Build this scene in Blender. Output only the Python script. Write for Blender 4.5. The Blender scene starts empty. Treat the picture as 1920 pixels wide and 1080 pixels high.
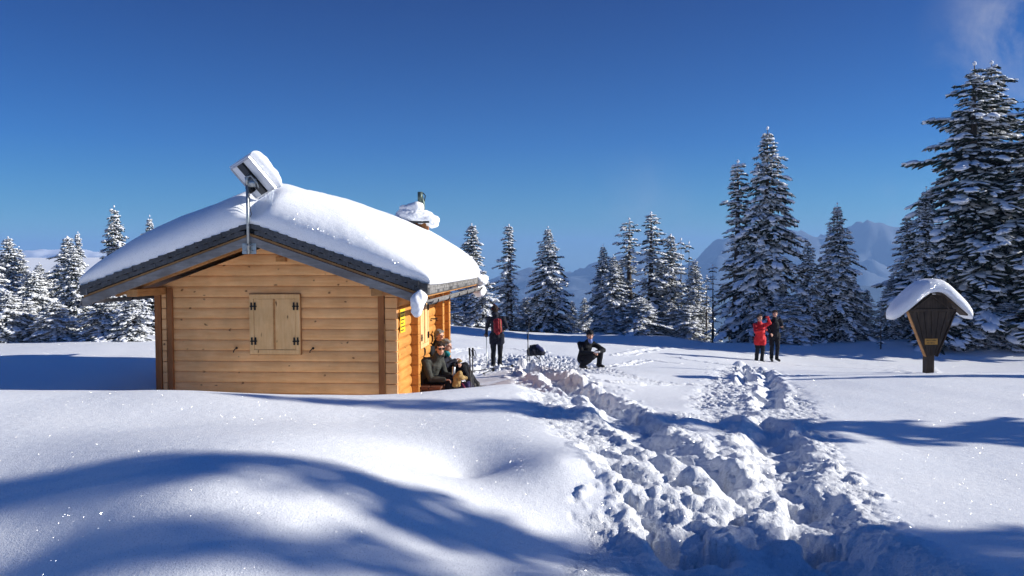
import bpy, bmesh, math, random
import numpy as np
from mathutils import Vector, Matrix, Quaternion
R = math.radians
sc = bpy.context.scene
COL = sc.collection

# ------------------------------------------------------------------ camera
F = 1493.0          # focal length in photo pixels (1920 wide)
HV = 488.0          # horizon row
cam_d = bpy.data.cameras.new("camera")
cam = bpy.data.objects.new("camera", cam_d); COL.objects.link(cam)
cam_d.sensor_width = 36.0
cam_d.lens = F/1920*36
cam_d.clip_start = 0.1; cam_d.clip_end = 60000
PITCH = math.atan((540-HV)/F)
ROLL = R(0.35)
cam.matrix_world = Matrix.Rotation(math.pi/2-PITCH, 4, 'X') @ Matrix.Rotation(-ROLL, 4, 'Z')
sc.camera = cam

# ------------------------------------------------------------------ world + sun
SUN_EL, SUN_AZ = R(21.0), R(1.0)        # azimuth measured from +X towards +Y
sun_dir = Vector((math.cos(SUN_EL)*math.cos(SUN_AZ), math.cos(SUN_EL)*math.sin(SUN_AZ), math.sin(SUN_EL)))
w = bpy.data.worlds.new("World"); sc.world = w; w.use_nodes = True
nt = w.node_tree; nt.nodes.clear()
out = nt.nodes.new('ShaderNodeOutputWorld'); bg = nt.nodes.new('ShaderNodeBackground')
sky = nt.nodes.new('ShaderNodeTexSky'); sky.sky_type = 'NISHITA'; sky.sun_disc = False
sky.sun_elevation = SUN_EL; sky.sun_rotation = math.pi/2-SUN_AZ
sky.altitude = 2000; sky.air_density = 1.0; sky.dust_density = 0.4; sky.ozone_density = 3.0
hs = nt.nodes.new('ShaderNodeHueSaturation'); hs.inputs['Saturation'].default_value = 1.3
gm = nt.nodes.new('ShaderNodeMix'); gm.data_type = 'RGBA'; gm.blend_type = 'MULTIPLY'
gm.inputs[0].default_value = 1.0; gm.inputs[7].default_value = (0.31, 0.92, 1.12, 1)
nt.links.new(sky.outputs[0], hs.inputs['Color']); nt.links.new(hs.outputs[0], gm.inputs[6])
# thin wisp of cloud high on the right
tc = nt.nodes.new('ShaderNodeTexCoord')
nz = nt.nodes.new('ShaderNodeTexNoise'); nz.inputs['Scale'].default_value = 9; nz.inputs['Detail'].default_value = 8
nz.inputs['Roughness'].default_value = .62; nz.inputs['Distortion'].default_value = .35
nt.links.new(tc.outputs['Generated'], nz.inputs['Vector'])
def wisp(direction, inner, outer):
    d = nt.nodes.new('ShaderNodeVectorMath'); d.operation = 'DISTANCE'
    d.inputs[1].default_value = direction
    nt.links.new(tc.outputs['Generated'], d.inputs[0])
    m = nt.nodes.new('ShaderNodeMapRange'); m.interpolation_type = 'SMOOTHSTEP'
    m.inputs['From Min'].default_value = inner; m.inputs['From Max'].default_value = outer
    m.inputs['To Min'].default_value = 1; m.inputs['To Max'].default_value = 0
    nt.links.new(d.outputs['Value'], m.inputs['Value'])
    return m.outputs[0]
def dirof(u, v):
    return Vector(((u-960)/F, 1, -(v-HV)/F)).normalized()
w1 = wisp(dirof(1905, 75), 0.0, 0.11)
w2 = wisp(dirof(1660, 455), 0.0, 0.085)
w3 = wisp(dirof(1190, 440), 0.0, 0.12)
sc2 = nt.nodes.new('ShaderNodeMath'); sc2.operation = 'MULTIPLY'; sc2.inputs[1].default_value = .35
nt.links.new(w3, sc2.inputs[0])
ad = nt.nodes.new('ShaderNodeMath'); ad.operation = 'ADD'; nt.links.new(w1, ad.inputs[0]); nt.links.new(w2, ad.inputs[1])
ad2 = nt.nodes.new('ShaderNodeMath'); ad2.operation = 'ADD'; nt.links.new(ad.outputs[0], ad2.inputs[0]); nt.links.new(sc2.outputs[0], ad2.inputs[1])
nr = nt.nodes.new('ShaderNodeMapRange'); nr.inputs['From Min'].default_value = .42; nr.inputs['From Max'].default_value = .78
nt.links.new(nz.outputs[0], nr.inputs['Value'])
cm = nt.nodes.new('ShaderNodeMath'); cm.operation = 'MULTIPLY'; nt.links.new(ad2.outputs[0], cm.inputs[0]); nt.links.new(nr.outputs[0], cm.inputs[1])
cl = nt.nodes.new('ShaderNodeMix'); cl.data_type = 'RGBA'; cl.inputs[7].default_value = (5.2, 5.4, 6.4, 1)
# deepen the blue away from the horizon, grey-blue air right above it
sx_n = nt.nodes.new('ShaderNodeSeparateXYZ'); nt.links.new(tc.outputs['Generated'], sx_n.inputs[0])
rp = nt.nodes.new('ShaderNodeValToRGB'); nt.links.new(sx_n.outputs[2], rp.inputs[0])
for i_, (p_, c_) in enumerate([(.0, (1.7,1.0,.80)), (.05, (1.15,.84,.80)), (.14, (.38,.62,.84)), (.31, (.12,.36,.62)), (.8, (.36,.70,.95))]):
    e_ = rp.color_ramp.elements[i_] if i_ < 2 else rp.color_ramp.elements.new(p_)
    e_.position = p_; e_.color = (*c_, 1)
gm2 = nt.nodes.new('ShaderNodeMix'); gm2.data_type = 'RGBA'; gm2.blend_type = 'MULTIPLY'; gm2.inputs[0].default_value = 1
nt.links.new(gm.outputs[2], gm2.inputs[6]); nt.links.new(rp.outputs[0], gm2.inputs[7])
nt.links.new(cm.outputs[0], cl.inputs[0]); nt.links.new(gm2.outputs[2], cl.inputs[6])
nt.links.new(cl.outputs[2], bg.inputs['Color']); bg.inputs['Strength'].default_value = 0.060
nt.links.new(bg.outputs[0], out.inputs[0])

sd = bpy.data.lights.new("sun", 'SUN'); sd.energy = 4.8; sd.angle = R(0.53); sd.color = (1.0, 0.955, 0.86)
so = bpy.data.objects.new("sun", sd); COL.objects.link(so)
so.rotation_euler = sun_dir.to_track_quat('Z', 'Y').to_euler(); so.location = sun_dir*30
vs = sc.view_settings; vs.view_transform = 'Standard'; vs.look = 'None'; vs.gamma = 1; vs.exposure = 0.62
vs.use_curve_mapping = False
sc.cycles.use_denoising = True
sc.cycles.max_bounces = 8; sc.cycles.volume_bounces = 1
sc.cycles.sample_clamp_indirect = 6

# ------------------------------------------------------------------ helpers
def mesh_np(name, V, Fq, mat=None, smooth=True, mats=None, midx=None):
    """V (n,3) array, Fq (m,k) array (k=3 or 4) or list of arrays."""
    me = bpy.data.meshes.new(name)
    if not isinstance(Fq, list): Fq = [Fq]
    Fq = [f for f in Fq if len(f)]
    V = np.asarray(V, dtype=np.float32)
    me.vertices.add(len(V)); me.vertices.foreach_set('co', V.ravel())
    loops = np.concatenate([f.ravel() for f in Fq]).astype(np.int32)
    tot = np.concatenate([np.full(len(f), f.shape[1]) for f in Fq]).astype(np.int32)
    st = np.concatenate([[0], np.cumsum(tot)[:-1]]).astype(np.int32)
    me.loops.add(len(loops)); me.loops.foreach_set('vertex_index', loops)
    me.polygons.add(len(tot)); me.polygons.foreach_set('loop_start', st)
    try: me.polygons.foreach_set('loop_total', tot)
    except Exception: pass
    me.polygons.foreach_set('use_smooth', np.full(len(tot), smooth))
    if mats:
        for m in mats: me.materials.append(m)
        if midx is not None: me.polygons.foreach_set('material_index', np.asarray(midx, dtype=np.int32))
    elif mat: me.materials.append(mat)
    me.update(calc_edges=True); me.validate()
    return me
def link(name, me, parent=None, loc=None):
    o = bpy.data.objects.new(name, me); COL.objects.link(o)
    if parent: o.parent = parent
    if loc is not None: o.location = loc
    return o
def empty(name, loc, rz=0):
    o = bpy.data.objects.new(name, None); COL.objects.link(o)
    o.location = loc; o.rotation_euler = (0, 0, rz); o.empty_display_size = .2
    return o
def tag(o, label=None, cat=None, group=None, kind=None):
    if label: o['label'] = label
    if cat: o['category'] = cat
    if group: o['group'] = group
    if kind: o['kind'] = kind
    return o

class MB:
    """collects shapes; build() links them as ONE mesh object"""
    def __init__(s): s.V = []; s.F = []
    def add(s, vs, fs):
        b = len(s.V); s.V += [tuple(v) for v in vs]; s.F += [[i+b for i in f] for f in fs]
    def box(s, x0, x1, y0, y1, z0, z1, M=None):
        vs = [Vector((x, y, z)) for x in (x0, x1) for y in (y0, y1) for z in (z0, z1)]
        if M is not None: vs = [M @ v for v in vs]
        s.add(vs, [(0,1,3,2),(4,6,7,5),(0,4,5,1),(2,3,7,6),(0,2,6,4),(1,5,7,3)])
    def prism(s, prof, y0, y1, M=None):
        """profile in (x,z), extruded along y"""
        n = len(prof)
        vs = [Vector((x, y0, z)) for x, z in prof]+[Vector((x, y1, z)) for x, z in prof]
        if M is not None: vs = [M @ v for v in vs]
        s.add(vs, [list(range(n)), list(range(2*n-1, n-1, -1))]+[(i, i+n, (i+1) % n+n, (i+1) % n) for i in range(n)])
    def tube(s, pts, rad, n=8, caps=True):
        pts = [Vector(p) for p in pts]
        if not isinstance(rad, (list, tuple)): rad = [rad]*len(pts)
        rings = []; up = None
        for i, p in enumerate(pts):
            t = (pts[min(i+1, len(pts)-1)]-pts[max(i-1, 0)]).normalized()
            if up is None: up = t.orthogonal().normalized()
            up = (up-t*up.dot(t)).normalized(); q = t.cross(up)
            rings.append([p+(up*math.cos(a)+q*math.sin(a))*rad[i] for a in [2*math.pi*k/n for k in range(n)]])
        vs = [v for r in rings for v in r]; fs = []
        for i in range(len(pts)-1):
            for k in range(n):
                a = i*n+k; b = i*n+(k+1) % n
                fs.append((a, b, b+n, a+n))
        if caps: fs += [list(range(n-1, -1, -1)), [len(vs)-n+k for k in range(n)]]
        s.add(vs, fs)
    def cap(s, p0, p1, r0, r1, n=12):
        """capsule with two radii"""
        p0 = Vector(p0); p1 = Vector(p1); d = (p1-p0)
        if d.length < 1e-6: d = Vector((0, 0, 1e-4))
        t = d.normalized(); pts = []; rad = []
        for a in (-85, -55, -25): pts.append(p0+t*r0*math.sin(R(a))); rad.append(r0*math.cos(R(a)))
        for a in (25, 55, 85): pts.append(p1+t*r1*math.sin(R(a))); rad.append(r1*math.cos(R(a)))
        s.tube(pts, rad, n)
    def ell(s, c, rad, M=None, nu=14, nv=9):
        c = Vector(c); vs = []; fs = []
        for j in range(nv+1):
            ph = -math.pi/2+math.pi*j/nv
            for i in range(nu):
                th = 2*math.pi*i/nu
                v = Vector((rad[0]*math.cos(ph)*math.cos(th), rad[1]*math.cos(ph)*math.sin(th), rad[2]*math.sin(ph)))
                if j == 0: v = Vector((0, 0, -rad[2]))+v*1e-3
                if j == nv: v = Vector((0, 0, rad[2]))+v*1e-3
                vs.append(c+(M @ v if M is not None else v))
        for j in range(nv):
            for i in range(nu):
                a = j*nu+i; b = j*nu+(i+1) % nu
                fs.append((a, b, b+nu, a+nu))
        fs += [list(range(nu-1, -1, -1)), [nv*nu+k for k in range(nu)]]
        s.add(vs, fs)
    def build(s, name, mat, parent=None, smooth=False, loc=None, bevel=0):
        me = bpy.data.meshes.new(name); me.from_pydata(s.V, [], s.F); me.materials.append(mat)
        bm = bmesh.new(); bm.from_mesh(me)
        bmesh.ops.recalc_face_normals(bm, faces=bm.faces)
        bm.to_mesh(me); bm.free()
        me.polygons.foreach_set('use_smooth', [smooth]*len(me.polygons)); me.update()
        o = link(name, me, parent, loc)
        if bevel:
            b = o.modifiers.new('bevel', 'BEVEL'); b.width = bevel; b.segments = 2; b.limit_method = 'ANGLE'; b.angle_limit = R(40)
        return o
    def remesh(s, name, mat, parent=None, voxel=.008, smooth_it=2, noise=0, nscale=12, loc=None):
        """one continuous surface round all the collected shapes"""
        o = s.build(name, mat, parent, True, loc)
        m = o.modifiers.new('r', 'REMESH'); m.mode = 'VOXEL'; m.voxel_size = voxel; m.use_smooth_shade = True
        sm = o.modifiers.new('s', 'SMOOTH'); sm.iterations = smooth_it; sm.factor = .5
        dg = bpy.context.evaluated_depsgraph_get(); dg.update()
        me = bpy.data.meshes.new_from_object(o.evaluated_get(dg))
        o.modifiers.clear(); old = o.data; o.data = me; me.name = name; bpy.data.meshes.remove(old)
        if noise:
            n = len(me.vertices); co = np.empty(n*3, np.float32); me.vertices.foreach_get('co', co); co = co.reshape(-1, 3)
            nm = np.empty(n*3, np.float32); me.vertices.foreach_get('normal', nm); nm = nm.reshape(-1, 3)
            f = noise3(co*nscale)*noise + noise3(co*nscale*2.3+7)*noise*.5
            me.vertices.foreach_set('co', (co+nm*f[:, None]).astype(np.float32).ravel()); me.update()
        me.polygons.foreach_set('use_smooth', [True]*len(me.polygons))
        if len(me.materials) == 0: me.materials.append(mat)
        return o

# numpy noise ---------------------------------------------------------------
_rs = np.random.RandomState(5)
_perm = np.tile(_rs.permutation(512), 3)
_g2 = _rs.uniform(-1, 1, (512, 2)); _g2 /= np.linalg.norm(_g2, axis=1)[:, None]
_v3 = _rs.uniform(-1, 1, 512)
def noise2(x, y):
    xi = np.floor(x).astype(int); yi = np.floor(y).astype(int); xf = x-xi; yf = y-yi
    u = xf*xf*xf*(xf*(xf*6-15)+10); v = yf*yf*yf*(yf*(yf*6-15)+10)
    def g(ix, iy, fx, fy):
        h = _perm[_perm[ix & 511]+(iy & 511)]; gg = _g2[h & 511]
        return gg[..., 0]*fx+gg[..., 1]*fy
    a = g(xi, yi, xf, yf); b = g(xi+1, yi, xf-1, yf); c = g(xi, yi+1, xf, yf-1); d = g(xi+1, yi+1, xf-1, yf-1)
    return (a*(1-u)+b*u)*(1-v)+(c*(1-u)+d*u)*v
def fbm(x, y, o=4, gain=.5):
    s = 0; a = 1
    for i in range(o):
        s = s+a*noise2(x*2**i+i*17.3, y*2**i-i*9.1); a *= gain
    return s
def noise3(p):
    pi = np.floor(p).astype(int); f = p-pi; f = f*f*(3-2*f); r = 0
    for dx in (0, 1):
        for dy in (0, 1):
            for dz in (0, 1):
                h = _perm[_perm[_perm[(pi[:, 0]+dx) & 511]+((pi[:, 1]+dy) & 511)]+((pi[:, 2]+dz) & 511)] & 511
                wgt = (f[:, 0] if dx else 1-f[:, 0])*(f[:, 1] if dy else 1-f[:, 1])*(f[:, 2] if dz else 1-f[:, 2])
                r = r+_v3[h]*wgt
    return r
def sstep(a, b, x):
    t = np.clip((x-a)/(b-a), 0, 1); return t*t*(3-2*t)

# ------------------------------------------------------------------ materials
def newmat(name):
    m = bpy.data.materials.new(name); m.use_nodes = True
    n = m.node_tree; b = n.nodes['Principled BSDF']
    return m, n, b
def N(n, typ, **k):
    x = n.nodes.new(typ)
    for a, v in k.items():
        if a.startswith('i_'): x.inputs[a[2:].replace('_', ' ')].default_value = v
        else: setattr(x, a, v)
    return x
def ramp(n, src, stops):
    r = n.nodes.new('ShaderNodeValToRGB'); e = r.color_ramp.elements
    while len(e) < len(stops): e.new(.5)
    for i, (p, c) in enumerate(stops): e[i].position = p; e[i].color = (*c, 1)
    n.links.new(src, r.inputs[0]); return r.outputs[0]
def noise_tex(n, scale, detail=4, rough=.5, vec=None, dist=0):
    t = N(n, 'ShaderNodeTexNoise'); t.inputs['Scale'].default_value = scale; t.inputs['Detail'].default_value = detail
    t.inputs['Roughness'].default_value = rough; t.inputs['Distortion'].default_value = dist
    if vec is not None: n.links.new(vec, t.inputs['Vector'])
    return t.outputs[0]
def bump(n, h, strength, dist, prev=None):
    b = N(n, 'ShaderNodeBump'); b.inputs['Strength'].default_value = strength; b.inputs['Distance'].default_value = dist
    n.links.new(h, b.inputs['Height'])
    if prev is not None: n.links.new(prev, b.inputs['Normal'])
    return b.outputs[0]
def mapping(n, scale, rot=(0, 0, 0), coord='Object'):
    t = N(n, 'ShaderNodeTexCoord'); m = N(n, 'ShaderNodeMapping'); m.inputs['Scale'].default_value = scale; m.inputs['Rotation'].default_value = rot
    n.links.new(t.outputs[coord], m.inputs[0]); return m.outputs[0]
def mixc(n, a, b, f, mode='MIX'):
    m = N(n, 'ShaderNodeMix', data_type='RGBA', blend_type=mode)
    for s, i in ((f, 0), (a, 6), (b, 7)):
        if isinstance(s, (int, float)): m.inputs[i].default_value = s
        elif isinstance(s, tuple): m.inputs[i].default_value = (*s, 1)
        else: n.links.new(s, m.inputs[i])
    return m.outputs[2]
def simple(name, col, rough=.6, metal=0, var=.25, vscale=14, bmp=.15, bscale=80, spec=.5):
    m, n, b = newmat(name)
    v = mapping(n, (1, 1, 1))
    t = noise_tex(n, vscale, 5, .6, v)
    c0 = tuple(x*(1-var) for x in col); c1 = tuple(min(1, x*(1+var)) for x in col)
    n.links.new(ramp(n, t, [(.3, c0), (.7, c1)]), b.inputs['Base Color'])
    b.inputs['Roughness'].default_value = rough; b.inputs['Metallic'].default_value = metal
    b.inputs['Specular IOR Level'].default_value = spec
    if bmp: n.links.new(bump(n, noise_tex(n, bscale, 3, .6, v), bmp, .01), b.inputs['Normal'])
    return m
def snow_mat(name, ground=False, glint=True, bs=1.0):
    m, n, b = newmat(name)
    v = mapping(n, (1, 1, 1))
    big = noise_tex(n, .8, 3, .5, v)
    col = ramp(n, big, [(.3, (.86, .885, .93)), (.7, (.90, .915, .945))])
    if ground:
        at = N(n, 'ShaderNodeAttribute', attribute_name='dirt')
        t = noise_tex(n, 5, 5, .6, v)
        mm = N(n, 'ShaderNodeMath', operation='MULTIPLY'); n.links.new(at.outputs['Fac'], mm.inputs[0]); n.links.new(t, mm.inputs[1])
        col = mixc(n, col, (.50, .37, .31), mm.outputs[0])
    n.links.new(col, b.inputs['Base Color'])
    b.inputs['Roughness'].default_value = .62
    b.inputs['Specular IOR Level'].default_value = .25
    if ground:
        b.inputs['Subsurface Weight'].default_value = 0.0
    fine = noise_tex(n, 90*bs, 4, .7, v)
    nb = bump(n, fine, .75, .006)
    mid = noise_tex(n, 9*bs, 4, .55, v)
    nb = bump(n, mid, .22, .03, nb)
    wv = mapping(n, (1.2, 4.5, 1)); nb = bump(n, noise_tex(n, 3.2*bs, 5, .6, wv), .10, .05, nb)
    if ground:
        at2 = N(n, 'ShaderNodeAttribute', attribute_name='trod')
        rough_n = noise_tex(n, 34, 6, .68, v)
        mm = N(n, 'ShaderNodeMath', operation='MULTIPLY'); n.links.new(at2.outputs['Fac'], mm.inputs[0]); n.links.new(rough_n, mm.inputs[1])
        nb = bump(n, mm.outputs[0], .75, .035, nb)
    n.links.new(nb, b.inputs['Normal'])
    if glint:
        # snow crystals that flash when their facet mirrors the sun
        vo = N(n, 'ShaderNodeTexVoronoi'); vo.inputs['Scale'].default_value = 120; n.links.new(v, vo.inputs['Vector'])
        vm = N(n, 'ShaderNodeVectorMath', operation='MULTIPLY_ADD'); n.links.new(vo.outputs['Color'], vm.inputs[0])
        vm.inputs[1].default_value = (2.0, 2.0, 1.6); vm.inputs[2].default_value = (-.75, -1.2, 0)
        nn = N(n, 'ShaderNodeVectorMath', operation='NORMALIZE'); n.links.new(vm.outputs[0], nn.inputs[0])
        g = N(n, 'ShaderNodeBsdfGlossy'); g.inputs['Roughness'].default_value = .22; n.links.new(nn.outputs[0], g.inputs['Normal'])
        lt = N(n, 'ShaderNodeMath', operation='LESS_THAN'); lt.inputs[1].default_value = .27; n.links.new(vo.outputs['Distance'], lt.inputs[0])
        sp = N(n, 'ShaderNodeSeparateColor'); n.links.new(vo.outputs['Color'], sp.inputs[0])
        # only some cells
        wn = N(n, 'ShaderNodeTexWhiteNoise'); n.links.new(vo.outputs['Color'], wn.inputs['Vector'])
        gt = N(n, 'ShaderNodeMath', operation='GREATER_THAN'); gt.inputs[1].default_value = .55; n.links.new(wn.outputs['Value'], gt.inputs[0])
        mu = N(n, 'ShaderNodeMath', operation='MULTIPLY'); n.links.new(lt.outputs[0], mu.inputs[0]); n.links.new(gt.outputs[0], mu.inputs[1])
        mu2 = N(n, 'ShaderNodeMath', operation='MULTIPLY'); n.links.new(mu.outputs[0], mu2.inputs[0]); mu2.inputs[1].default_value = .5
        mx = N(n, 'ShaderNodeMixShader'); n.links.new(mu2.outputs[0], mx.inputs[0]); n.links.new(b.outputs[0], mx.inputs[1]); n.links.new(g.outputs[0], mx.inputs[2])
        n.links.new(mx.outputs[0], n.nodes['Material Output'].inputs['Surface'])
    return m
def wood_mat(name, dark, light, axis='X', knots=True, grain=22, rough=.65, stain=.35, kcol=None, wcol=None):
    """planks / logs whose grain runs along axis"""
    m, n, b = newmat(name)
    s = {'X': (.12, 1, 1), 'Y': (1, .12, 1), 'Z': (1, 1, .12)}[axis]
    v = mapping(n, s)
    g = noise_tex(n, grain, 6, .62, v, .4)
    col = ramp(n, g, [(.25, dark), (.5, tuple((a+b_)/2 for a, b_ in zip(dark, light))), (.75, light)])
    v2 = mapping(n, (1, 1, 1))
    blot = noise_tex(n, 1.6, 4, .6, v2)
    bl = ramp(n, blot, [(.35, (1-stain,)*3), (.65, (1, 1, 1))])
    col = mixc(n, col, bl, 1.0, 'MULTIPLY')
    if knots:
        vk = mapping(n, {'X': (2.2, 1, 3.4), 'Y': (1, 2.2, 3.4), 'Z': (4.2, 4.2, 1.6)}[axis])
        dn = N(n, 'ShaderNodeTexNoise'); dn.inputs['Scale'].default_value = 3; n.links.new(vk, dn.inputs['Vector'])
        va = N(n, 'ShaderNodeVectorMath', operation='MULTIPLY_ADD'); n.links.new(dn.outputs['Color'], va.inputs[0]); va.inputs[1].default_value = (.25, .25, .25); n.links.new(vk, va.inputs[2])
        vo = N(n, 'ShaderNodeTexVoronoi'); vo.inputs['Scale'].default_value = 1.9; n.links.new(va.outputs[0], vo.inputs['Vector'])
        k = ramp(n, vo.outputs['Distance'], [(.045, (1, 1, 1)), (.13, (0, 0, 0))])
        col = mixc(n, col, kcol or tuple(x*.35 for x in dark), k)
    if wcol:
        wt = noise_tex(n, 2.4, 5, .65, v2)
        col = mixc(n, col, wcol, ramp(n, wt, [(.48, (0, 0, 0)), (.68, (.75, .75, .75))]))
    n.links.new(col, b.inputs['Base Color']); b.inputs['Roughness'].default_value = rough
    b.inputs['Specular IOR Level'].default_value = .25
    n.links.new(bump(n, g, .35, .006), b.inputs['Normal'])
    return m

M = {}
M['ground'] = snow_mat('snow_ground', True)
M['snow'] = snow_mat('snow_cap', False, True)
M['treesnow'] = snow_mat('snow_on_branches', False, False, .15)
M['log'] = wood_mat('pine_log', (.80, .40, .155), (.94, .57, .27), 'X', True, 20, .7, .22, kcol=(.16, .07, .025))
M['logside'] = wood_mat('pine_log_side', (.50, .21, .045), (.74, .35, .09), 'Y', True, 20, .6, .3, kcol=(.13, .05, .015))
M['orange'] = wood_mat('orange_beam', (.42, .19, .06), (.62, .32, .12), 'Y', False, 20, .65, .3)
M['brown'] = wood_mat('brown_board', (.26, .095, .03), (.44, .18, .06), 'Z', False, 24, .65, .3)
M['grey'] = wood_mat('grey_barge', (.20, .19, .18), (.42, .40, .38), 'X', False, 26, .75, .4, wcol=(.16, .13, .11))
M['greyY'] = wood_mat('grey_eave', (.17, .16, .16), (.34, .33, .32), 'Y', False, 26, .75, .4)
M['shingle'] = wood_mat('dark_shingle', (.06, .062, .065), (.16, .16, .165), 'Y', False, 26, .7, .45)
M['shutter'] = wood_mat('shutter_pine', (.76, .44, .18), (.90, .60, .30), 'Z', True, 24, .65, .2, kcol=(.18, .09, .03))
M['darkwood'] = wood_mat('dark_weathered_wood', (.035, .026, .019), (.12, .085, .06), 'Z', False, 24, .75, .4)
M['bench'] = wood_mat('bench_wood', (.10, .035, .02), (.2, .08, .045), 'Y', False, 24, .7, .4)
M['iron'] = simple('black_iron', (.012, .012, .013), .5, .6)
M['galv'] = simple('galvanised_steel', (.38, .41, .42), .38, .85, .2, 30, .1)
M['alu'] = simple('aluminium_frame', (.62, .63, .66), .35, .8, .1)
M['white'] = simple('white_panel', (.78, .80, .84), .5, 0, .06)
M['pv'] = simple('panel_cells', (.01, .015, .04), .12, 0, .1)
M['darkgrey'] = simple('dark_grey_panel', (.03, .033, .038), .5)
M['stove'] = simple('stove_pipe', (.10, .14, .12), .5, .5)
M['yellow'] = simple('yellow_sign', (.85, .60, .02), .45, 0, .06, 8, 0)
M['amber'] = simple('amber_sign', (.55, .27, .04), .45, 0, .08, 8, 0)
M['ink'] = simple('sign_lettering', (.05, .035, .01), .6, 0, .1, 8, 0)
M['ice'] = simple('icicle', (.80, .86, .93), .12, 0, .03)
m, n, b = newmat('bark'); v = mapping(n, (1, 1, .25))
n.links.new(ramp(n, noise_tex(n, 14, 5, .6, v), [(.3, (.035, .026, .02)), (.7, (.10, .075, .06))]), b.inputs['Base Color'])
b.inputs['Roughness'].default_value = .9; n.links.new(bump(n, noise_tex(n, 20, 4, .6, v), .6, .02), b.inputs['Normal']); M['bark'] = m
m, n, b = newmat('needles'); v = mapping(n, (1, 1, 1))
n.links.new(ramp(n, noise_tex(n, 3.0, 4, .6, v), [(.3, (.016, .026, .020)), (.7, (.050, .066, .046))]), b.inputs['Base Color'])
b.inputs['Roughness'].default_value = .75; b.inputs['Specular IOR Level'].default_value = .2; M['needles'] = m
m, n, b = newmat('frosted_needles'); v = mapping(n, (1, 1, 1))
n.links.new(ramp(n, noise_tex(n, 9.0, 4, .6, v), [(.36, (.06, .07, .065)), (.56, (.50, .52, .54))]), b.inputs['Base Color'])
b.inputs['Roughness'].default_value = .8; M['frost'] = m

# ------------------------------------------------------------------ snow field
CP = [  # image column, image row, distance -> control points of the undisturbed snow surface
 (0,1080,3.9),(500,1080,3.6),(1100,1080,4.3),(1500,1080,4.6),(1920,1080,4.2),
 (450,862,4.75),(0,905,4.85),(230,873,4.75),(700,900,4.95),(900,980,4.95),(1090,1035,5.1),(300,960,4.05),(800,1040,4.15),
 (300,800,7.2),(700,785,8.6),(100,740,8.8),(300,728,9.3),(0,727,9.3),(620,738,10.2),(800,735,11.0),(950,722,12.0),
 (760,850,6.3),(870,900,6.32),(1048,868,5.9),(960,830,6.9),(1000,700,15.5),
 (200,655,19),(0,655,19),(100,700,15.5),(150,632,24),(0,635,24),(290,635,23),
 (930,686,22.5),(1005,668,25),(1105,690,20),(1440,682,28),(1000,628,38),(1250,632,38),(850,615,36),
 (1340,655,33),(1500,658,33),(1700,668,32),(1920,680,30),(1747,706,17),
 (1900,760,12),(1600,730,14),(1900,900,7),(1700,850,8.5),(1920,1010,5.15),(1700,1005,5.15),
 (1250,720,15.5),(1100,760,12.2),(1100,900,5.8),(1200,850,7.2),(1300,800,9.2),(1400,760,12),(1400,700,20),
 (1300,660,30),(1100,650,30),(1500,700,22),(1250,1060,4.8),(1600,1060,4.6),(1500,900,6.4),(1500,800,9.6)]
P3 = [((u-960)/F*d, d, -(v-HV)/F*d) for u, v, d in CP]
P3 += [(0,0,-1.6),(-6,0,-1.45),(6,0,-1.5),(0,-8,-1.4),(14,-5,-1.2),(-14,-5,-1.3),(14,6,-1.75),(20,12,-1.9),(22,22,-2.8),(-12,8,-1.35),
       (-4,12.6,-2.3),(-6.3,12.2,-2.15),(-1.6,12.3,-2.4),(-1.3,14.5,-2.55),(-1.0,16.5,-2.75),(-4,18,-2.6),(-7,16,-2.2),(-1,20,-2.95),
       (-20,18,-1.9),(-20,28,-2.0),(20,35,-3.3),(-12,30,-2.6)]
P3 = np.array(P3)
def _tps(P, lam=.02):
    n = len(P); d = np.hypot(P[:, 0][:, None]-P[:, 0], P[:, 1][:, None]-P[:, 1])
    # stretch: near points are denser, use log-depth metric
    K = np.where(d > 0, d*d*np.log(d+1e-9), 0)+np.eye(n)*lam
    A = np.zeros((n+3, n+3)); A[:n, :n] = K; A[:n, n] = 1; A[:n, n+1:] = P[:, :2]; A[n:, :n] = A[:n, n:].T
    return np.linalg.solve(A, np.concatenate([P[:, 2], [0, 0, 0]]))
_W = _tps(P3)
def H_base(x, y):
    x = np.asarray(x, float); y = np.asarray(y, float)
    # beyond the crest behind the clearing the ground falls away into the valley
    yc = np.interp(x, [-14, -8, -3, 4, 7.5, 9, 14, 22], [25, 25, 37, 39, 37, 34, 34.5, 35])
    over = np.maximum(y-yc, 0)
    xs = np.clip(x, -18, 22); ys = np.clip(np.minimum(y, yc), -8, 45)
    sh = np.broadcast(xs, ys).shape
    xf = np.broadcast_to(xs, sh).ravel(); yf = np.broadcast_to(ys, sh).ravel()
    r = np.empty(len(xf))
    for a in range(0, len(xf), 60000):
        X = xf[a:a+60000]; Y = yf[a:a+60000]
        d2 = (X[:, None]-P3[:, 0])**2+(Y[:, None]-P3[:, 1])**2
        r[a:a+60000] = (.5*d2*np.log(d2+1e-12))@_W[:len(P3)]+_W[-3]+_W[-2]*X+_W[-1]*Y
    z = r.reshape(sh)
    side = np.maximum(np.abs(x)-22, 0)
    z = z-np.where(over > 0, .16*np.sqrt(over**2+9)-.48, 0)-.02*side-.0*y
    back = np.maximum(-8-y, 0)
    return np.maximum(z-.02*back, -420)
def pix(u, v, d0=3):
    """world point of the snow surface seen at image position u, v"""
    ys = np.arange(d0, 45, .05); xs = (u-960)/F*ys
    g = H_base(xs, ys)-(-(v-HV)/F*ys)
    i = np.argmax(g >= 0)
    if g[i] < 0: i = len(ys)-1
    return xs[i], ys[i]

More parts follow.
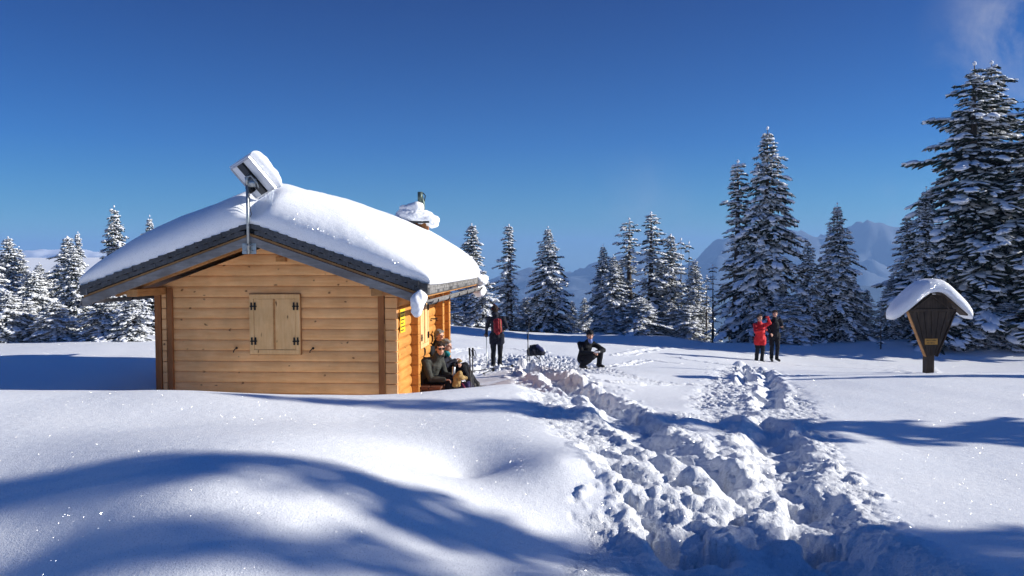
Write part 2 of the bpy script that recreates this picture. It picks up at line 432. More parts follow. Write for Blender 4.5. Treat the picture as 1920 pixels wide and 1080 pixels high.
def axis(segs):
    out = [segs[0][0]]
    for a, b, s0, s1 in segs:
        x = a; 
        while x < b:
            t = (x-a)/(b-a); x += s0*(1-t)+s1*t; out.append(min(x, b))
    return np.unique(np.array(out))
gx = axis([(-7000,-400,700,60),(-400,-60,40,5),(-60,-22,4,.6),(-22,-4.2,.4,.06),(-4.2,-.9,.045,.03),(-.9,4.6,.0165,.0165),(4.6,8.5,.03,.06),(8.5,22,.08,.4),(22,60,.6,4),(60,400,5,40),(400,7000,60,700)])
gy = axis([(-3000,-60,500,10),(-60,-4,6,.4),(-4,3.2,.3,.05),(3.2,6,.0135,.018),(6,10,.02,.032),(10,18,.036,.055),(18,32,.06,.12),(32,46,.14,.4),(46,400,.6,30),(400,9000,40,500)])
X, Y = np.meshgrid(gx, gy)
Z = H_base(X, Y)
near = (np.abs(X) < 40) & (Y < 60) & (Y > -20)
Z = Z+np.where(near, fbm(X*.35, Y*.22, 3)*.035, 0)*sstep(2, 5, Y+0*X)
# gentle hill of snow piled against the hut's gable, hollow on its right side is in the control points
Z0 = Z.copy(); trod = np.zeros_like(Z); dirt = np.zeros_like(Z)
def window(x0, x1, y0, y1):
    return slice(np.searchsorted(gy, y0), np.searchsorted(gy, y1)), slice(np.searchsorted(gx, x0), np.searchsorted(gx, x1))
def path_field(pts, ws, pad=1.2):
    """distance to a polyline divided by its local half width, in a window"""
    P = np.array(pts, float); ws = np.array(ws, float)
    win = window(P[:, 0].min()-pad, P[:, 0].max()+pad, P[:, 1].min()-pad, P[:, 1].max()+pad)
    x = X[win]; y = Y[win]; best = np.full(x.shape, 1e9); 
    wx = x+noise2(x*2.3, y*2.3)*.16+noise2(x*7, y*7+5)*.05; wy = y+noise2(x*2.3+31, y*2.3)*.16
    for i in range(len(P)-1):
        a = P[i]; d = P[i+1]-a; L = max(d@d, 1e-9)
        t = np.clip(((wx-a[0])*d[0]+(wy-a[1])*d[1])/L, 0, 1)
        q = np.hypot(wx-a[0]-t*d[0], wy-a[1]-t*d[1])/(ws[i]*(1-t)+ws[i+1]*t)
        best = np.minimum(best, q)
    return win, best
def pp(lst): return [pix(u, v) for u, v in lst]
def disturb(pts, ws, sink=.10, amp=.06):
    win, q = path_field(pts, ws, 1.6)
    k = 1-sstep(.72, 1.08, q)
    x = X[win]; y = Y[win]
    bill = (.5-np.abs(fbm(x*3.6, y*3.6, 4, .62)))*.8
    Z[win] += k*(-sink*.7+amp*.8*(bill+fbm(x*8, y*8, 4, .7)*.8)+.05*noise2(x*1.3, y*1.3))
    trod[win] = np.maximum(trod[win], k)
def trench(pts, ws, depth, rim=.07, soft=.85):
    depth *= .52
    win, q = path_field(pts, ws, 1.2)
    x = X[win]; y = Y[win]
    prof = (1-sstep(1-soft, 1.25, q))**1.15
    Z[win] += -depth*prof*(1+.18*noise2(x*2.2, y*2.2))+rim*np.exp(-((q-1.3)/.28)**2)*(.75+noise2(x*4.5, y*4.5)*1.2)
    trod[win] = np.maximum(trod[win], np.exp(-np.maximum(q-1.3, 0)**2*6)*.9)

# broad churned areas
PA = pp([(985,690),(1060,738),(1150,795),(1235,850),(1320,915),(1380,985),(1430,1060)])
disturb(PA, [.55,.85,1.0,.95,.85,.8,.8], .10, .08)
PB = pp([(1390,690),(1400,720),(1405,750),(1430,790),(1460,840),(1490,900),(1540,970),(1610,1050)])
disturb(PB, [.45,.8,1.0,.85,.65,.55,.5,.5], .09, .09)
disturb([(.75,3.2),(.62,4.2),(.75,5.2)], [.35,.4,.3], .05, .07)
disturb([(1.3,2.6),(1.6,3.4),(1.7,4.3)], [.9,.9,.8], .10, .08)
disturb(pp([(900,692),(940,672),(1000,672),(1060,690)]), [.8,1.3,1.3,1.0], .12, .10)
disturb(pp([(1105,693),(1180,708),(1260,722),(1330,722)]), [.5,.35,.25,.15], .04, .05)
# trenches walked through the deep snow
trench(pp([(985,683),(1050,715),(1120,758),(1200,812),(1280,862),(1350,890)]), [.22,.30,.32,.32,.30,.22], .34, .09, .75)
trench(pp([(1350,880),(1400,915),(1450,900),(1500,930)]), [.22,.25,.22,.2], .22, .04)
trench(pp([(1440,790),(1455,830),(1470,880),(1490,905)]), [.2,.32,.30,.2], .34, .06)
trench(pp([(1520,940),(1545,985),(1600,1040),(1660,1078)]), [.2,.26,.26,.26], .30, .06)
trench(pp([(1320,888),(1360,915),(1400,940)]), [.12,.2,.12], .26, .06)
trench(pp([(1235,935),(1250,985),(1262,1030),(1300,1075)]), [.1,.17,.17,.15], .30, .08)
trench(pp([(1395,690),(1400,720)]), [.12,.16], .32, .1)
trench(pp([(1435,700),(1450,730),(1440,770)]), [.12,.2,.2], .26, .06)
trench(pp([(1200,780),(1290,785),(1360,790)]), [.2,.25,.2], .20, .03)
trench(pp([(1380,980),(1440,1030),(1500,1078)]), [.14,.18,.2], .22, .05)
trench(pp([(930,690),(905,688),(880,700)]), [.30,.24,.22], .12, .05)
# faint older tracks behind
for tr, ww, dd in (([(840,660),(900,652),(960,655),(1020,662)], .14, .05), ([(1160,668),(1230,656),(1300,650),(1370,640)], .2, .09),
                   ([(1140,690),(1210,678),(1270,684)], .14, .06), ([(1260,672),(1340,684),(1400,692)], .1, .05),
                   ([(1510,690),(1600,695),(1680,700),(1735,706)], .16, .07), ([(1580,684),(1640,690),(1700,697)], .1, .05),
                   ([(1160,720),(1240,722),(1320,724)], .14, .05)):
    trench(pp(tr), [ww]*len(tr), dd, .03)
# small marks at the left of the track (a dropped twig's prints)
for tr in ([(1082,800),(1096,820)], [(1090,868),(1092,905)], [(1090,940),(1088,952)], [(1090,985),(1097,1002)]):
    a = pp(tr); win, q = path_field(a, [.02, .02], .3); Z[win] -= .022*np.exp(-q**2)
def boot_holes(pts, spread, n, r0=.09, r1=.17, dep=.16):
    P = np.array(pts); seg = np.hypot(*(np.diff(P, axis=0).T)); cs = np.concatenate([[0], np.cumsum(seg)]); rr = random.Random(len(pts)*n)
    for k in range(n):
        s_ = rr.random()*cs[-1]; i_ = max(0, min(np.searchsorted(cs, s_)-1, len(P)-2)); t = (s_-cs[i_])/seg[i_]
        p = P[i_]*(1-t)+P[i_+1]*t; dr = (P[i_+1]-P[i_])/seg[i_]
        c = p+np.array([-dr[1], dr[0]])*rr.uniform(-spread, spread); r = rr.uniform(r0, r1); a = math.atan2(dr[1], dr[0])+rr.uniform(-.5, .5)
        if c[1] < 4.5: continue
        win = window(c[0]-.6, c[0]+.6, c[1]-.6, c[1]+.6); xx = X[win]-c[0]; yy = Y[win]-c[1]
        q = np.hypot((xx*math.cos(a)+yy*math.sin(a))/(r*1.7), (-xx*math.sin(a)+yy*math.cos(a))/r)*(1+.25*noise2(X[win]*6, Y[win]*6))
        Z[win] += -dep*rr.uniform(.6, 1.2)*(1-sstep(.55, 1.05, q))+.03*np.exp(-((q-1.3)/.25)**2)
        trod[win] = np.maximum(trod[win], 1-sstep(1.1, 1.7, q))
boot_holes(PA, .55, 46); boot_holes(PB, .40, 34); boot_holes(pp([(1180,850),(1250,920),(1330,980),(1420,1040)]), .5, 22, .1, .18, .17)
boot_holes(pp([(1500,800),(1560,880),(1620,960)]), .15, 8, .06, .10, .08); boot_holes(pp([(900,692),(960,672),(1060,690)]), .8, 26, .1, .16, .12)
# settle the broken snow: soften walls and floors before the crumbs are scattered
def settle(y0, y1, n):
    w_ = window(-1.2, 8.4, y0, y1)
    for _ in range(n):
        a = Z[w_]; b = a.copy()
        b[1:-1, 1:-1] = (a[1:-1, 1:-1]*2+a[:-2, 1:-1]+a[2:, 1:-1]+a[1:-1, :-2]+a[1:-1, 2:])/6
        Z[w_] = a+(b-a)*sstep(0, .3, trod[w_])
settle(2.6, 4.6, 40); settle(3.6, 7, 16); settle(7, 12, 8); settle(12, 20, 2)
ks = .62+.30*sstep(5, 14, Y); Z = np.where(trod > 0, Z0+(Z-Z0)*ks, Z)
rnd = random.Random(3)
def Hs(x, y):
    i = min(max(np.searchsorted(gx, x)-1, 0), len(gx)-2); j = min(max(np.searchsorted(gy, y)-1, 0), len(gy)-2)
    tx = (x-gx[i])/(gx[i+1]-gx[i]); ty = (y-gy[j])/(gy[j+1]-gy[j])
    return (Z[j, i]*(1-tx)+Z[j, i+1]*tx)*(1-ty)+(Z[j+1, i]*(1-tx)+Z[j+1, i+1]*tx)*ty
def lump(x, y, r, embed=.55, flat=.72):
    embed += .08
    win = window(x-r, x+r, y-r, y+r)
    xx = X[win]; yy = Y[win]
    if xx.size < 4: return
    d = np.hypot(xx-x, yy-y)/r*(1+.35*noise2(xx/r*1.1+x*9, yy/r*1.1+y*7))
    c = Hs(x, y)-r*embed
    h = c+r*flat*np.sqrt(np.maximum(1-d*d, 0))+np.where(d < 1, 0, -9)
    h = h+r*.16*noise2(xx/r*2.2, yy/r*2.2)
    Z[win] = np.maximum(Z[win], h)
def lumps_along(pts, spread, n, r0, r1, embed=.4):
    P = np.array(pts); seg = np.hypot(*(np.diff(P, axis=0).T)); cs = np.concatenate([[0], np.cumsum(seg)])
    for k in range(n):
        s = rnd.random()*cs[-1]; i = max(0, min(np.searchsorted(cs, s)-1, len(P)-2)); t = (s-cs[i])/seg[i]
        p = P[i]*(1-t)+P[i+1]*t
        a = rnd.random()*6.28; q = spread*math.sqrt(rnd.random())
        r = r0+(r1-r0)*rnd.random()**3
        lump(p[0]+q*math.cos(a), p[1]+q*math.sin(a), r, embed+.25*rnd.random())
lumps_along(pp([(1000,715),(1070,760),(1120,800),(1180,860),(1230,900)]), .34, 900, .018, .085)
lumps_along(pp([(1060,700),(1130,730),(1200,775),(1250,800),(1330,820),(1400,880)]), .50, 1100, .02, .11)
lumps_along(pp([(1180,880),(1200,940),(1160,980)]), .35, 500, .015, .07)
lumps_along(pp([(1230,900),(1300,960),(1350,990),(1420,1010)]), .35, 700, .018, .10)
lumps_along(pp([(1420,870),(1440,930),(1500,1000),(1560,1060)]), .28, 700, .018, .09)
lumps_along(pp([(1510,810),(1540,870),(1590,940),(1650,1000),(1700,1040)]), .26, 900, .018, .085)
lumps_along(pp([(1350,690),(1360,730),(1400,770),(1450,790)]), .5, 600, .03, .11)
lumps_along(pp([(1440,690),(1480,730),(1500,770)]), .45, 450, .03, .11)
lumps_along(pp([(900,690),(960,668),(1010,672),(1060,690),(1100,700)]), .9, 520, .04, .16)
lumps_along(pp([(1400,695),(1440,690),(1500,690)]), .5, 60, .05, .16)
lumps_along(pp([(1560,940),(1620,950),(1640,1000)]), .5, 60, .015, .05)
lumps_along(pp([(880,695),(905,700)]), .7, 160, .03, .09)
lumps_along([(.7,3.4),(1.2,4),(1.9,4.1)], .6, 600, .015, .085)
for (u, v, r) in ((1387,688,.22),(1285,633,.12),(1090,815,.04),(1094,928,.05),(1086,935,.035),(1758,705,.12),(1430,697,.15),(1310,1010,.09),(1605,905,.1),(1170,930,.07),(1300,905,.12),(1490,830,.12)):
    a = pix(u, v); lump(a[0], a[1], r, .15, .9)
# crumbly grain of the broken snow
kk = slice(*np.searchsorted(gy, [2.6, 26])), slice(*np.searchsorted(gx, [-1.2, 8.4]))
tk = trod[kk]; Z[kk] += tk*(.016*fbm(X[kk]*13, Y[kk]*13, 3, .7)+.010*np.maximum(0, .35-np.abs(noise2(X[kk]*19, Y[kk]*19)))*2)
# brownish trodden patch by the hut
win, q = path_field(pp([(905,715),(950,704),(1000,690),(1060,715)]), [.7,.9,.8,.4], 2)
dirt[win] = np.maximum(dirt[win], .75*(1-sstep(.3, 1.1, q)))
nxg, nyg = len(gx), len(gy)
idx = np.arange(nxg*nyg).reshape(nyg, nxg)
Fq = np.stack([idx[:-1, :-1], idx[:-1, 1:], idx[1:, 1:], idx[1:, :-1]], -1).reshape(-1, 4)
me = mesh_np('ground', np.stack([X, Y, Z], -1).reshape(-1, 3), Fq, M['ground'])
for nm, arr in (('trod', trod), ('dirt', dirt)):
    at = me.attributes.new(nm, 'FLOAT', 'POINT'); at.data.foreach_set('value', arr.astype(np.float32).ravel())
tag(link('ground', me), kind='structure')
print('GRID', nxg, nyg)

# ------------------------------------------------------------------ far hills and mountains
def hill(name, x0, x1, y0, y1, nx, ny, fn, mat):
    xs = np.linspace(x0, x1, nx); ys = np.linspace(y0, y1, ny); A, B = np.meshgrid(xs, ys)
    zz = fn(A, B); ii = np.arange(nx*ny).reshape(ny, nx)
    f = np.stack([ii[:-1, :-1], ii[:-1, 1:], ii[1:, 1:], ii[1:, :-1]], -1).reshape(-1, 4)
    return tag(link(name, mesh_np(name, np.stack([A, B, zz], -1).reshape(-1, 3), f, mat)), kind='structure')
def mount_mat(name, rock, snowc, lo=.35, hi=.62, scale=.004, treeline=None):
    m, n, b = newmat(name)
    g = N(n, 'ShaderNodeNewGeometry'); s = N(n, 'ShaderNodeSeparateXYZ'); n.links.new(g.outputs['Normal'], s.inputs[0])
    v = mapping(n, (1, 1, 1)); t = noise_tex(n, scale, 8, .65, v)
    a = N(n, 'ShaderNodeMath', operation='MULTIPLY_ADD'); n.links.new(t, a.inputs[0]); a.inputs[1].default_value = .9; n.links.new(s.outputs[2], a.inputs[2])
    fac = ramp(n, a.outputs[0], [(lo, (0, 0, 0)), (hi, (1, 1, 1))])
    n.links.new(mixc(n, rock, snowc, fac), b.inputs['Base Color']); b.inputs['Roughness'].default_value = .9
    return m
def ridged(x, y, o=6):
    s = 0; a = 1; w_ = 0
    for i in range(o):
        s = s+a*(1-np.abs(noise2(x*2**i+3.7*i, y*2**i+11*i))*2.2); w_ += a; a *= .5
    return s/w_
MT = mount_mat('mountain_snow_rock', (.08, .10, .13), (.80, .83, .88), 1.16, 1.36, .009)
MH = mount_mat('plateau_snow', (.3, .33, .36), (.88, .9, .93), .9, 1.0, .02)
def rng_left(x, y):
    u = 960+x/y*F; env = np.interp(u, [-900, -300, -60, 60, 110, 170, 230, 300, 500, 900], [20, 34, 26, 26, 30, 26, 24, 18, 8, 0])
    prof = env/F*4200
    c = np.exp(-((y-4200)/520)**2)
    return -330+(330+prof)*c*(.88+.12*ridged(x/420, y/420))+18*fbm(x/160, y/160, 4)*c
hill('mountain_range', -5400, -400, 3000, 5200, 260, 160, rng_left, mount_mat('white_mountain', (.25, .28, .33), (.88, .9, .93), .9, 1.15, .008))
def rng_mid(x, y):
    u = 960+x/y*F
    env = np.interp(u, [500, 900, 1080, 1200, 1290, 1345, 1420, 1480, 1560, 1625, 1680, 1760, 1900, 2200, 2600], [-60, -30, 10, 22, 18, 44, 36, 58, 52, 82, 62, 74, 66, 50, 30])
    prof = env/F*3900
    c = np.exp(-(np.abs(y-3900-120*noise2(x/500, y*0))/720)**1.6)
    return -330+(330+prof)*c*(.62+.40*ridged(x/620, y/480, 7))+34*fbm(x/170, y/170, 6)*c
hill('mountain_range', -1300, 5200, 2500, 5600, 340, 200, rng_mid, MT)
def rng_low(x, y):
    u = 960+x/y*F
    env = np.interp(u, [600, 1000, 1250, 1500, 1620, 1750, 2100], [-130, -110, -70, -50, -45, -40, -40])
    prof = env/F*2600; c = np.exp(-((y-2600)/380)**2)
    return -330+(330+prof)*c*(.85+.15*ridged(x/300+9, y/300))
MW = mount_mat('forested_slope', (.03, .045, .04), (.5, .53, .55), 1.25, 1.5, .02)
hill('hills', -1200, 3400, 1900, 3400, 200, 90, rng_low, MW)
def plat(x, y):
    u = 960+x/y*F
    top = 4.0+.004*(y-700)
    c = sstep(300, 640, y)*(1-sstep(1100, 1500, y))*sstep(560, 380, u)
    return -120+(120+top)*c+2*fbm(x/90, y/90, 3)*c
hill('hills', -1900, -160, 280, 1500, 160, 120, plat, MH)

# ------------------------------------------------------------------ trees
def ico(sub):
    bm = bmesh.new(); bmesh.ops.create_icosphere(bm, subdivisions=sub, radius=1)
    V = np.array([v.co[:] for v in bm.verts]); Fc = np.array([[v.index for v in f.verts] for f in bm.faces]); bm.free()
    return V, Fc
IC1, IC2 = ico(1), ico(2)
def lump_template(seed, base):
    V, Fc = base; V = V.copy()
    f = 1+.28*noise3(V*1.5+seed*7)+.14*noise3(V*3.4+seed)
    V = V*f[:, None]; V[:, 2] = np.where(V[:, 2] < 0, V[:, 2]*.45, V[:, 2])
    return V, Fc
LT2 = [lump_template(i, IC2) for i in range(4)]
LT1 = [lump_template(i+9, IC1) for i in range(4)]
def instance(templates, mats):
    """mats: list of (template index, 3x3, translation)"""
    Vs = []; Fs = []; b = 0
    for k, A, t in mats:
        V, Fc = templates[k]
        Vs.append(V@A.T+t); Fs.append(Fc+b); b += len(V)
    if not Vs: return np.zeros((0, 3)), np.zeros((0, 3), int)
    return np.concatenate(Vs), np.concatenate(Fs)
def make_spruce(seed, H, Rad, whorl=.27, nbr=6, snow=1.0, bare=0.0, prof=.85, droop=.5, h0=.04, irregular=.3, topgap=None, tw=1.0, side=None, lean=0.0, longb=(), trunk_r=None):
    rs = random.Random(seed)
    tv = []; tf = []; twv = []; twf = []; big = []; small = []
    def axis_at(z):
        t = z/H
        return np.array([lean*math.sin(t*2.2)*.5, lean*(t**2)*.4, z])
    trunk = MB(); r0 = trunk_r or (.045+.014*H)
    trunk.tube([axis_at(H*t)+np.array([0, 0, -.8 if t == 0 else 0]) for t in (0, .12, .3, .5, .7, .88, 1.0)], [r0*1.15, r0, r0*.8, r0*.6, r0*.38, r0*.18, .008], 8)
    limb = trunk
    def branch(base, az, L, el, dr, dens=1.0, sn=1.0):
        d = np.array([math.cos(az), math.sin(az), 0]); sd = np.array([-d[1], d[0], 0])
        def P(s): return base+d*L*s*math.cos(el)+np.array([0, 0, L*(s*math.sin(el)-dr*s*s+.22*dr*s**4)])
        wob = rs.uniform(-.12, .12)
        n = 5; pts = [P(i/n)+sd*wob*L*(i/n)**2 for i in range(n+1)]
        limb.tube(pts, [max(.006, .012*L*(1-.85*i/n)+.006) for i in range(n+1)], 4, False)
        # foliage: strips of needles either side of the limb
        nt = max(4, int(L/.085*tw*dens))
        for i in range(nt):
            s = .08+.92*(i+rs.random())/nt
            p = P(s)+sd*wob*L*s*s
            for sg in (-1, 1):
                if rs.random() < .12: continue
                l = (.40*L*(1-s)**.8*(.55+.6*rs.random())+.10+.04*rs.random())
                if s < .25: l *= .55
                fw = rs.uniform(.35, .95)
                dv = d*fw+sd*sg*rs.uniform(.6, 1.0); dv = dv/np.linalg.norm(dv)
                dz = -rs.uniform(.12, .55)
                q1 = p+dv*l*.55+np.array([0, 0, dz*l*.4]); q2 = p+dv*l+np.array([0, 0, dz*l*1.1])
                wv = np.cross(dv, [0, 0, 1])*rs.uniform(.025, .05)*(.6+.5*min(L, 1.5))
                hg = np.array([0, 0, -rs.uniform(.025, .07)*(.7+.4*min(L, 1.5))])
                b = len(twv)
                twv.extend([p-wv*.5, p+wv*.5, q1-wv, q1+wv, q2, q1+hg, q2+hg*.9+dv*.02])
                twf.extend([(b, b+1, b+3, b+2), (b+2, b+3, b+4, b+4), (b, b+2, b+5, b+5), (b+2, b+4, b+6, b+5)])
                if rs.random() < .60*snow*sn:
                    c = p+dv*l*rs.uniform(.35, .85); c[2] += dz*l*.4+.015
                    a = l*rs.uniform(.22, .42)+.02; w_ = rs.uniform(.025, .065)*(.6+.35*L); h_ = w_*rs.uniform(.6, 1.2)
                    A = np.stack([np.array([dv[0], dv[1], dz])*a, np.cross([0, 0, 1], dv)*w_, np.array([0, 0, h_])], 1)
                    small.append((rs.randrange(4), A, c))
            # hanging shoot below the limb
            if rs.random() < .6:
                b = len(twv); l = rs.uniform(.06, .16)*(.6+.4*L); j = d*rs.uniform(-.04, .08); wv = (sd if rs.random() < .5 else d)*rs.uniform(.02, .045)
                twv.extend([p-wv, p+wv, p+j+np.array([0, 0, -l])]); twf.append((b, b+1, b+2, b+2))
        if L > .5 and rs.random() < .75*snow*sn:      # heavy pad bending the tip down
            pt_ = P(.93); a = rs.uniform(.10, .22)*(.5+.4*L); A = np.stack([(d*.8+np.array([0, 0, -.6]))*a, sd*a*rs.uniform(.45, .8), np.array([d[0]*.3, d[1]*.3, .5])*a], 1)
            big.append((rs.randrange(4), A, pt_+np.array([0, 0, .01])))
        # snow lying along the limb
        ns = max(1, int(L/.20*rs.uniform(.7, 1.2)*sn))
        for i in range(ns):
            if rs.random() > .78*snow: continue
            s = min(1.0, .18+.85*(i+rs.random())/ns)
            p = P(s)+sd*(wob*L*s*s+rs.uniform(-.10, .10)*L*(1-s*.6))
            t = P(min(1, s+.05))-P(s-.05); t = t/np.linalg.norm(t)
            a = rs.uniform(.06, .19)*(.5+.45*L); w_ = rs.uniform(.05, .12)*(.5+.45*L); h_ = rs.uniform(.05, .12)*(.6+.35*L)
            A = np.stack([t*a, sd*w_, np.array([0, 0, h_])], 1)
            big.append((rs.randrange(4), A, p+np.array([0, 0, .02])))
    z = h0*H
    while z < H*.985:
        t = z/H
        L0 = Rad*((1-t)**prof*(.94+.06*math.sin(z*5)))+.07
        if topgap and topgap[0] < t < topgap[1]: L0 *= topgap[2]
        k = max(3, int(nbr*(1 if t < .85 else .8)))
        ph = rs.random()*6.28
        for j in range(k):
            if rs.random() < bare: continue
            az = ph+j*6.283/k+rs.uniform(-.35, .35)
            L = L0*(1+rs.uniform(-irregular*1.7, irregular*.9))
            if rs.random() < .05: L *= 1.25
            if side is not None and math.cos(az-side) < -.2: L *= .55
            el = R(-24+46*t**1.5)+rs.uniform(-.30, .26)
            branch(axis_at(z+rs.uniform(-.17, .17)*(1-.6*t)), az, max(L, .08), el, droop*rs.uniform(.6, 1.3)*(1-.5*t))
        z += whorl*(1-.45*t)*rs.uniform(.75, 1.2)
    for (tz, az, L, el) in longb: branch(axis_at(tz*H), az, L, el, .12, 1.2, 1.3)
    # capped leader
    A = np.diag([.045, .045, .11]); small.append((0, A, axis_at(H)+np.array([0, 0, .02])))
    me_t = bpy.data.meshes.new('trunk'); me_t.from_pydata(trunk.V, [], trunk.F); me_t.materials.append(M['bark']); me_t.polygons.foreach_set('use_smooth', [True]*len(me_t.polygons))
    tq = np.array(twf); tri = tq[:, 2] == tq[:, 3]
    qa, ta = tq[~tri], tq[tri][:, :3]
    rsn = np.random.RandomState(seed)
    fz = (np.concatenate([noise3(np.array(twv)[qa[:, 0]]*2.2), noise3(np.array(twv)[ta[:, 0]]*2.2)])+rsn.uniform(-.5, .5, len(tq)) > (.24 if snow > .9 else .6))
    me_c = mesh_np('crown', np.array(twv), [qa, ta], None, False, [M['needles'], M['frost']], fz.astype(int))
    V2, F2 = instance(LT2, big); V1, F1 = instance(LT1, small)
    me_s = mesh_np('snow_load', np.concatenate([V2, V1]), np.concatenate([F2, F1+len(V2)]), M['treesnow'], True)
    if Rad < .5:        # bare stems: their few crumbs of snow belong to the twigs
        Vc = np.concatenate([np.array(twv), V2, V1]); n0 = len(twv)
        fl = [qa, ta, F2+n0, F1+n0+len(V2)]; mi = np.concatenate([fz.astype(int), np.full(len(F2)+len(F1), 2)])
        me_c = mesh_np('crown', Vc, fl, None, False, [M['needles'], M['frost'], M['treesnow']], mi); me_s = None
    return dict(H=H, R=Rad, trunk=me_t, crown=me_c, snow=me_s)
PR = {}
def protos():
    PR['full'] = make_spruce(11, 9, 1.95, .27, 7, 1.0)
    PR['full2'] = make_spruce(23, 9, 1.75, .28, 7, .95, droop=.55)
    PR['narrow'] = make_spruce(31, 8, 1.05, .25, 6, 1.05, prof=.65)
    PR['narrow2'] = make_spruce(47, 8, 1.15, .26, 6, 1.0, prof=.75, irregular=.4)
    PR['gappy'] = make_spruce(53, 8, .95, .30, 5, .95, bare=.22, prof=.5, irregular=.45, topgap=(.42, .62, .35))
    PR['gappy2'] = make_spruce(59, 8, 1.1, .30, 5, 1.1, bare=.15, prof=.7, irregular=.5, side=.2)
    PR['bushy'] = make_spruce(61, 5, 1.45, .24, 7, 1.7, prof=.6, droop=.5)
    PR['bushy2'] = make_spruce(67, 5, 1.3, .24, 6, 1.9, prof=.7, droop=.55, irregular=.4)
    PR['old'] = make_spruce(71, 10, 2.1, .27, 6, .8, prof=.85, irregular=.4, droop=.6, bare=.08, longb=((.80, 3.05, 1.0, .05), (.66, 2.95, 1.35, -.02), (.9, .2, .5, .2)), trunk_r=.2)
    PR['old2'] = make_spruce(79, 10, 2.0, .28, 6, .8, prof=.8, irregular=.4, droop=.6, bare=.06, lean=.12, trunk_r=.18)
    PR['dead'] = make_spruce(83, 6, .35, .5, 3, .8, bare=.45, prof=.2, irregular=.5, tw=.35, trunk_r=.06)
protos()
def tree(kind, x, y, top, rad=None, rz=0, label='', group='snowy spruces round the clearing', base=None, name='spruce_tree', cat='tree', lean=0):
    p = PR[kind]; zb = float(H_base(x, y)) if base is None else base
    zb -= .1
    s = (top-zb)/p['H']; sx = (rad/p['R']) if rad else s
    e = empty(name, (x, y, zb), rz); e.rotation_euler = (0, lean, rz); e.scale = (sx, sx, s)
    tag(e, label, cat, group)
    for nm in ('trunk', 'crown', 'snow'):
        if p[nm] is None: continue
        link('snow_load' if nm == 'snow' else nm, p[nm], e)
    return e
def tv(kind, u, v, d, wpx=None, rz=0, label='', **k):
    """spruce whose tip is seen at image position u, v, standing d metres away; wpx its width in the photo"""
    return tree(kind, (u-960)/F*d, d, -(v-HV)/F*d, (wpx/2/F*d if wpx else None), rz, label, **k)

# beyond the clearing, left of the hut
GL = 'snow-laden spruces left of the hut'
TL = [
 ('bushy2', -30, 470, 25, 150, 0, 'broad white-laden spruce cut off by the left edge of the photo'),
 ('narrow', 17, 440, 27, 78, 1, 'tall spire of snowy spruce nearest the left edge'),
 ('full2', 37, 458, 29, 95, 2, 'snowy spruce just right of the leftmost spire, its tip a little lower'),
 ('bushy', 62, 505, 26, 120, 3, 'wide low spruce with big snow pillows under the far white plateau'),
 ('bushy2', 92, 505, 28, 110, 4, 'low bushy spruce below the far mountains, between the two left spires'),
 ('narrow2', 128, 440, 27, 110, 5, 'tall snowy spruce whose tip stands before the right end of the left mountains'),
 ('full', 139, 458, 25, 120, 0.7, 'snowy spruce just left of the snow-covered eave tip'),
 ('narrow', 148, 432, 33, 44, 2.2, 'thin dark spire behind the snowy spruces by the left eave'),
 ('full2', 217, 384, 31, 120, 1.3, 'spruce whose white-crusted top rises over the left roof slope'),
 ('bushy', 195, 545, 23.5, 130, 5.3, 'dark snowy spruce under the tip of the left barge board'),
 ('bushy2', 250, 548, 23, 115, 2.6, 'snow-plastered spruce right beside the left corner of the hut'),
 ('full', 283, 402, 36, 100, 4.4, 'spruce of which only the white tip shows over the roof snow'),
 ('full', -14, 452, 31, 120, 1.1, 'spruce half hidden behind the leftmost tall spire at the edge'),
 ('full2', 74, 488, 32, 90, 3.6, 'spruce whose tip just reaches the foot of the white plateau left of centre'),
 ('narrow2', 108, 492, 31, 80, 0.4, 'narrow spruce at the foot of the white plateau, next to the pair by the eave'),
 ('bushy', 160, 520, 27, 130, 2.2, 'white-clumped spruce directly below the snowy left eave corner'),
 ('bushy2', 45, 560, 24, 120, 5.0, 'low spruce with a big white snow pillow near the left edge of the snow field'),
 ('bushy', 12, 540, 23.5, 110, 2.9, 'low dark spruce with snow pillows at the foot of the leftmost spire'),
 ('bushy', 100, 560, 23.5, 110, 1.9, 'low snow-covered spruce in front of the left group, at the edge of the snow field'),
]
for t in TL: tv(*t, group=GL)
GC = 'snowy spruces beyond the crest'
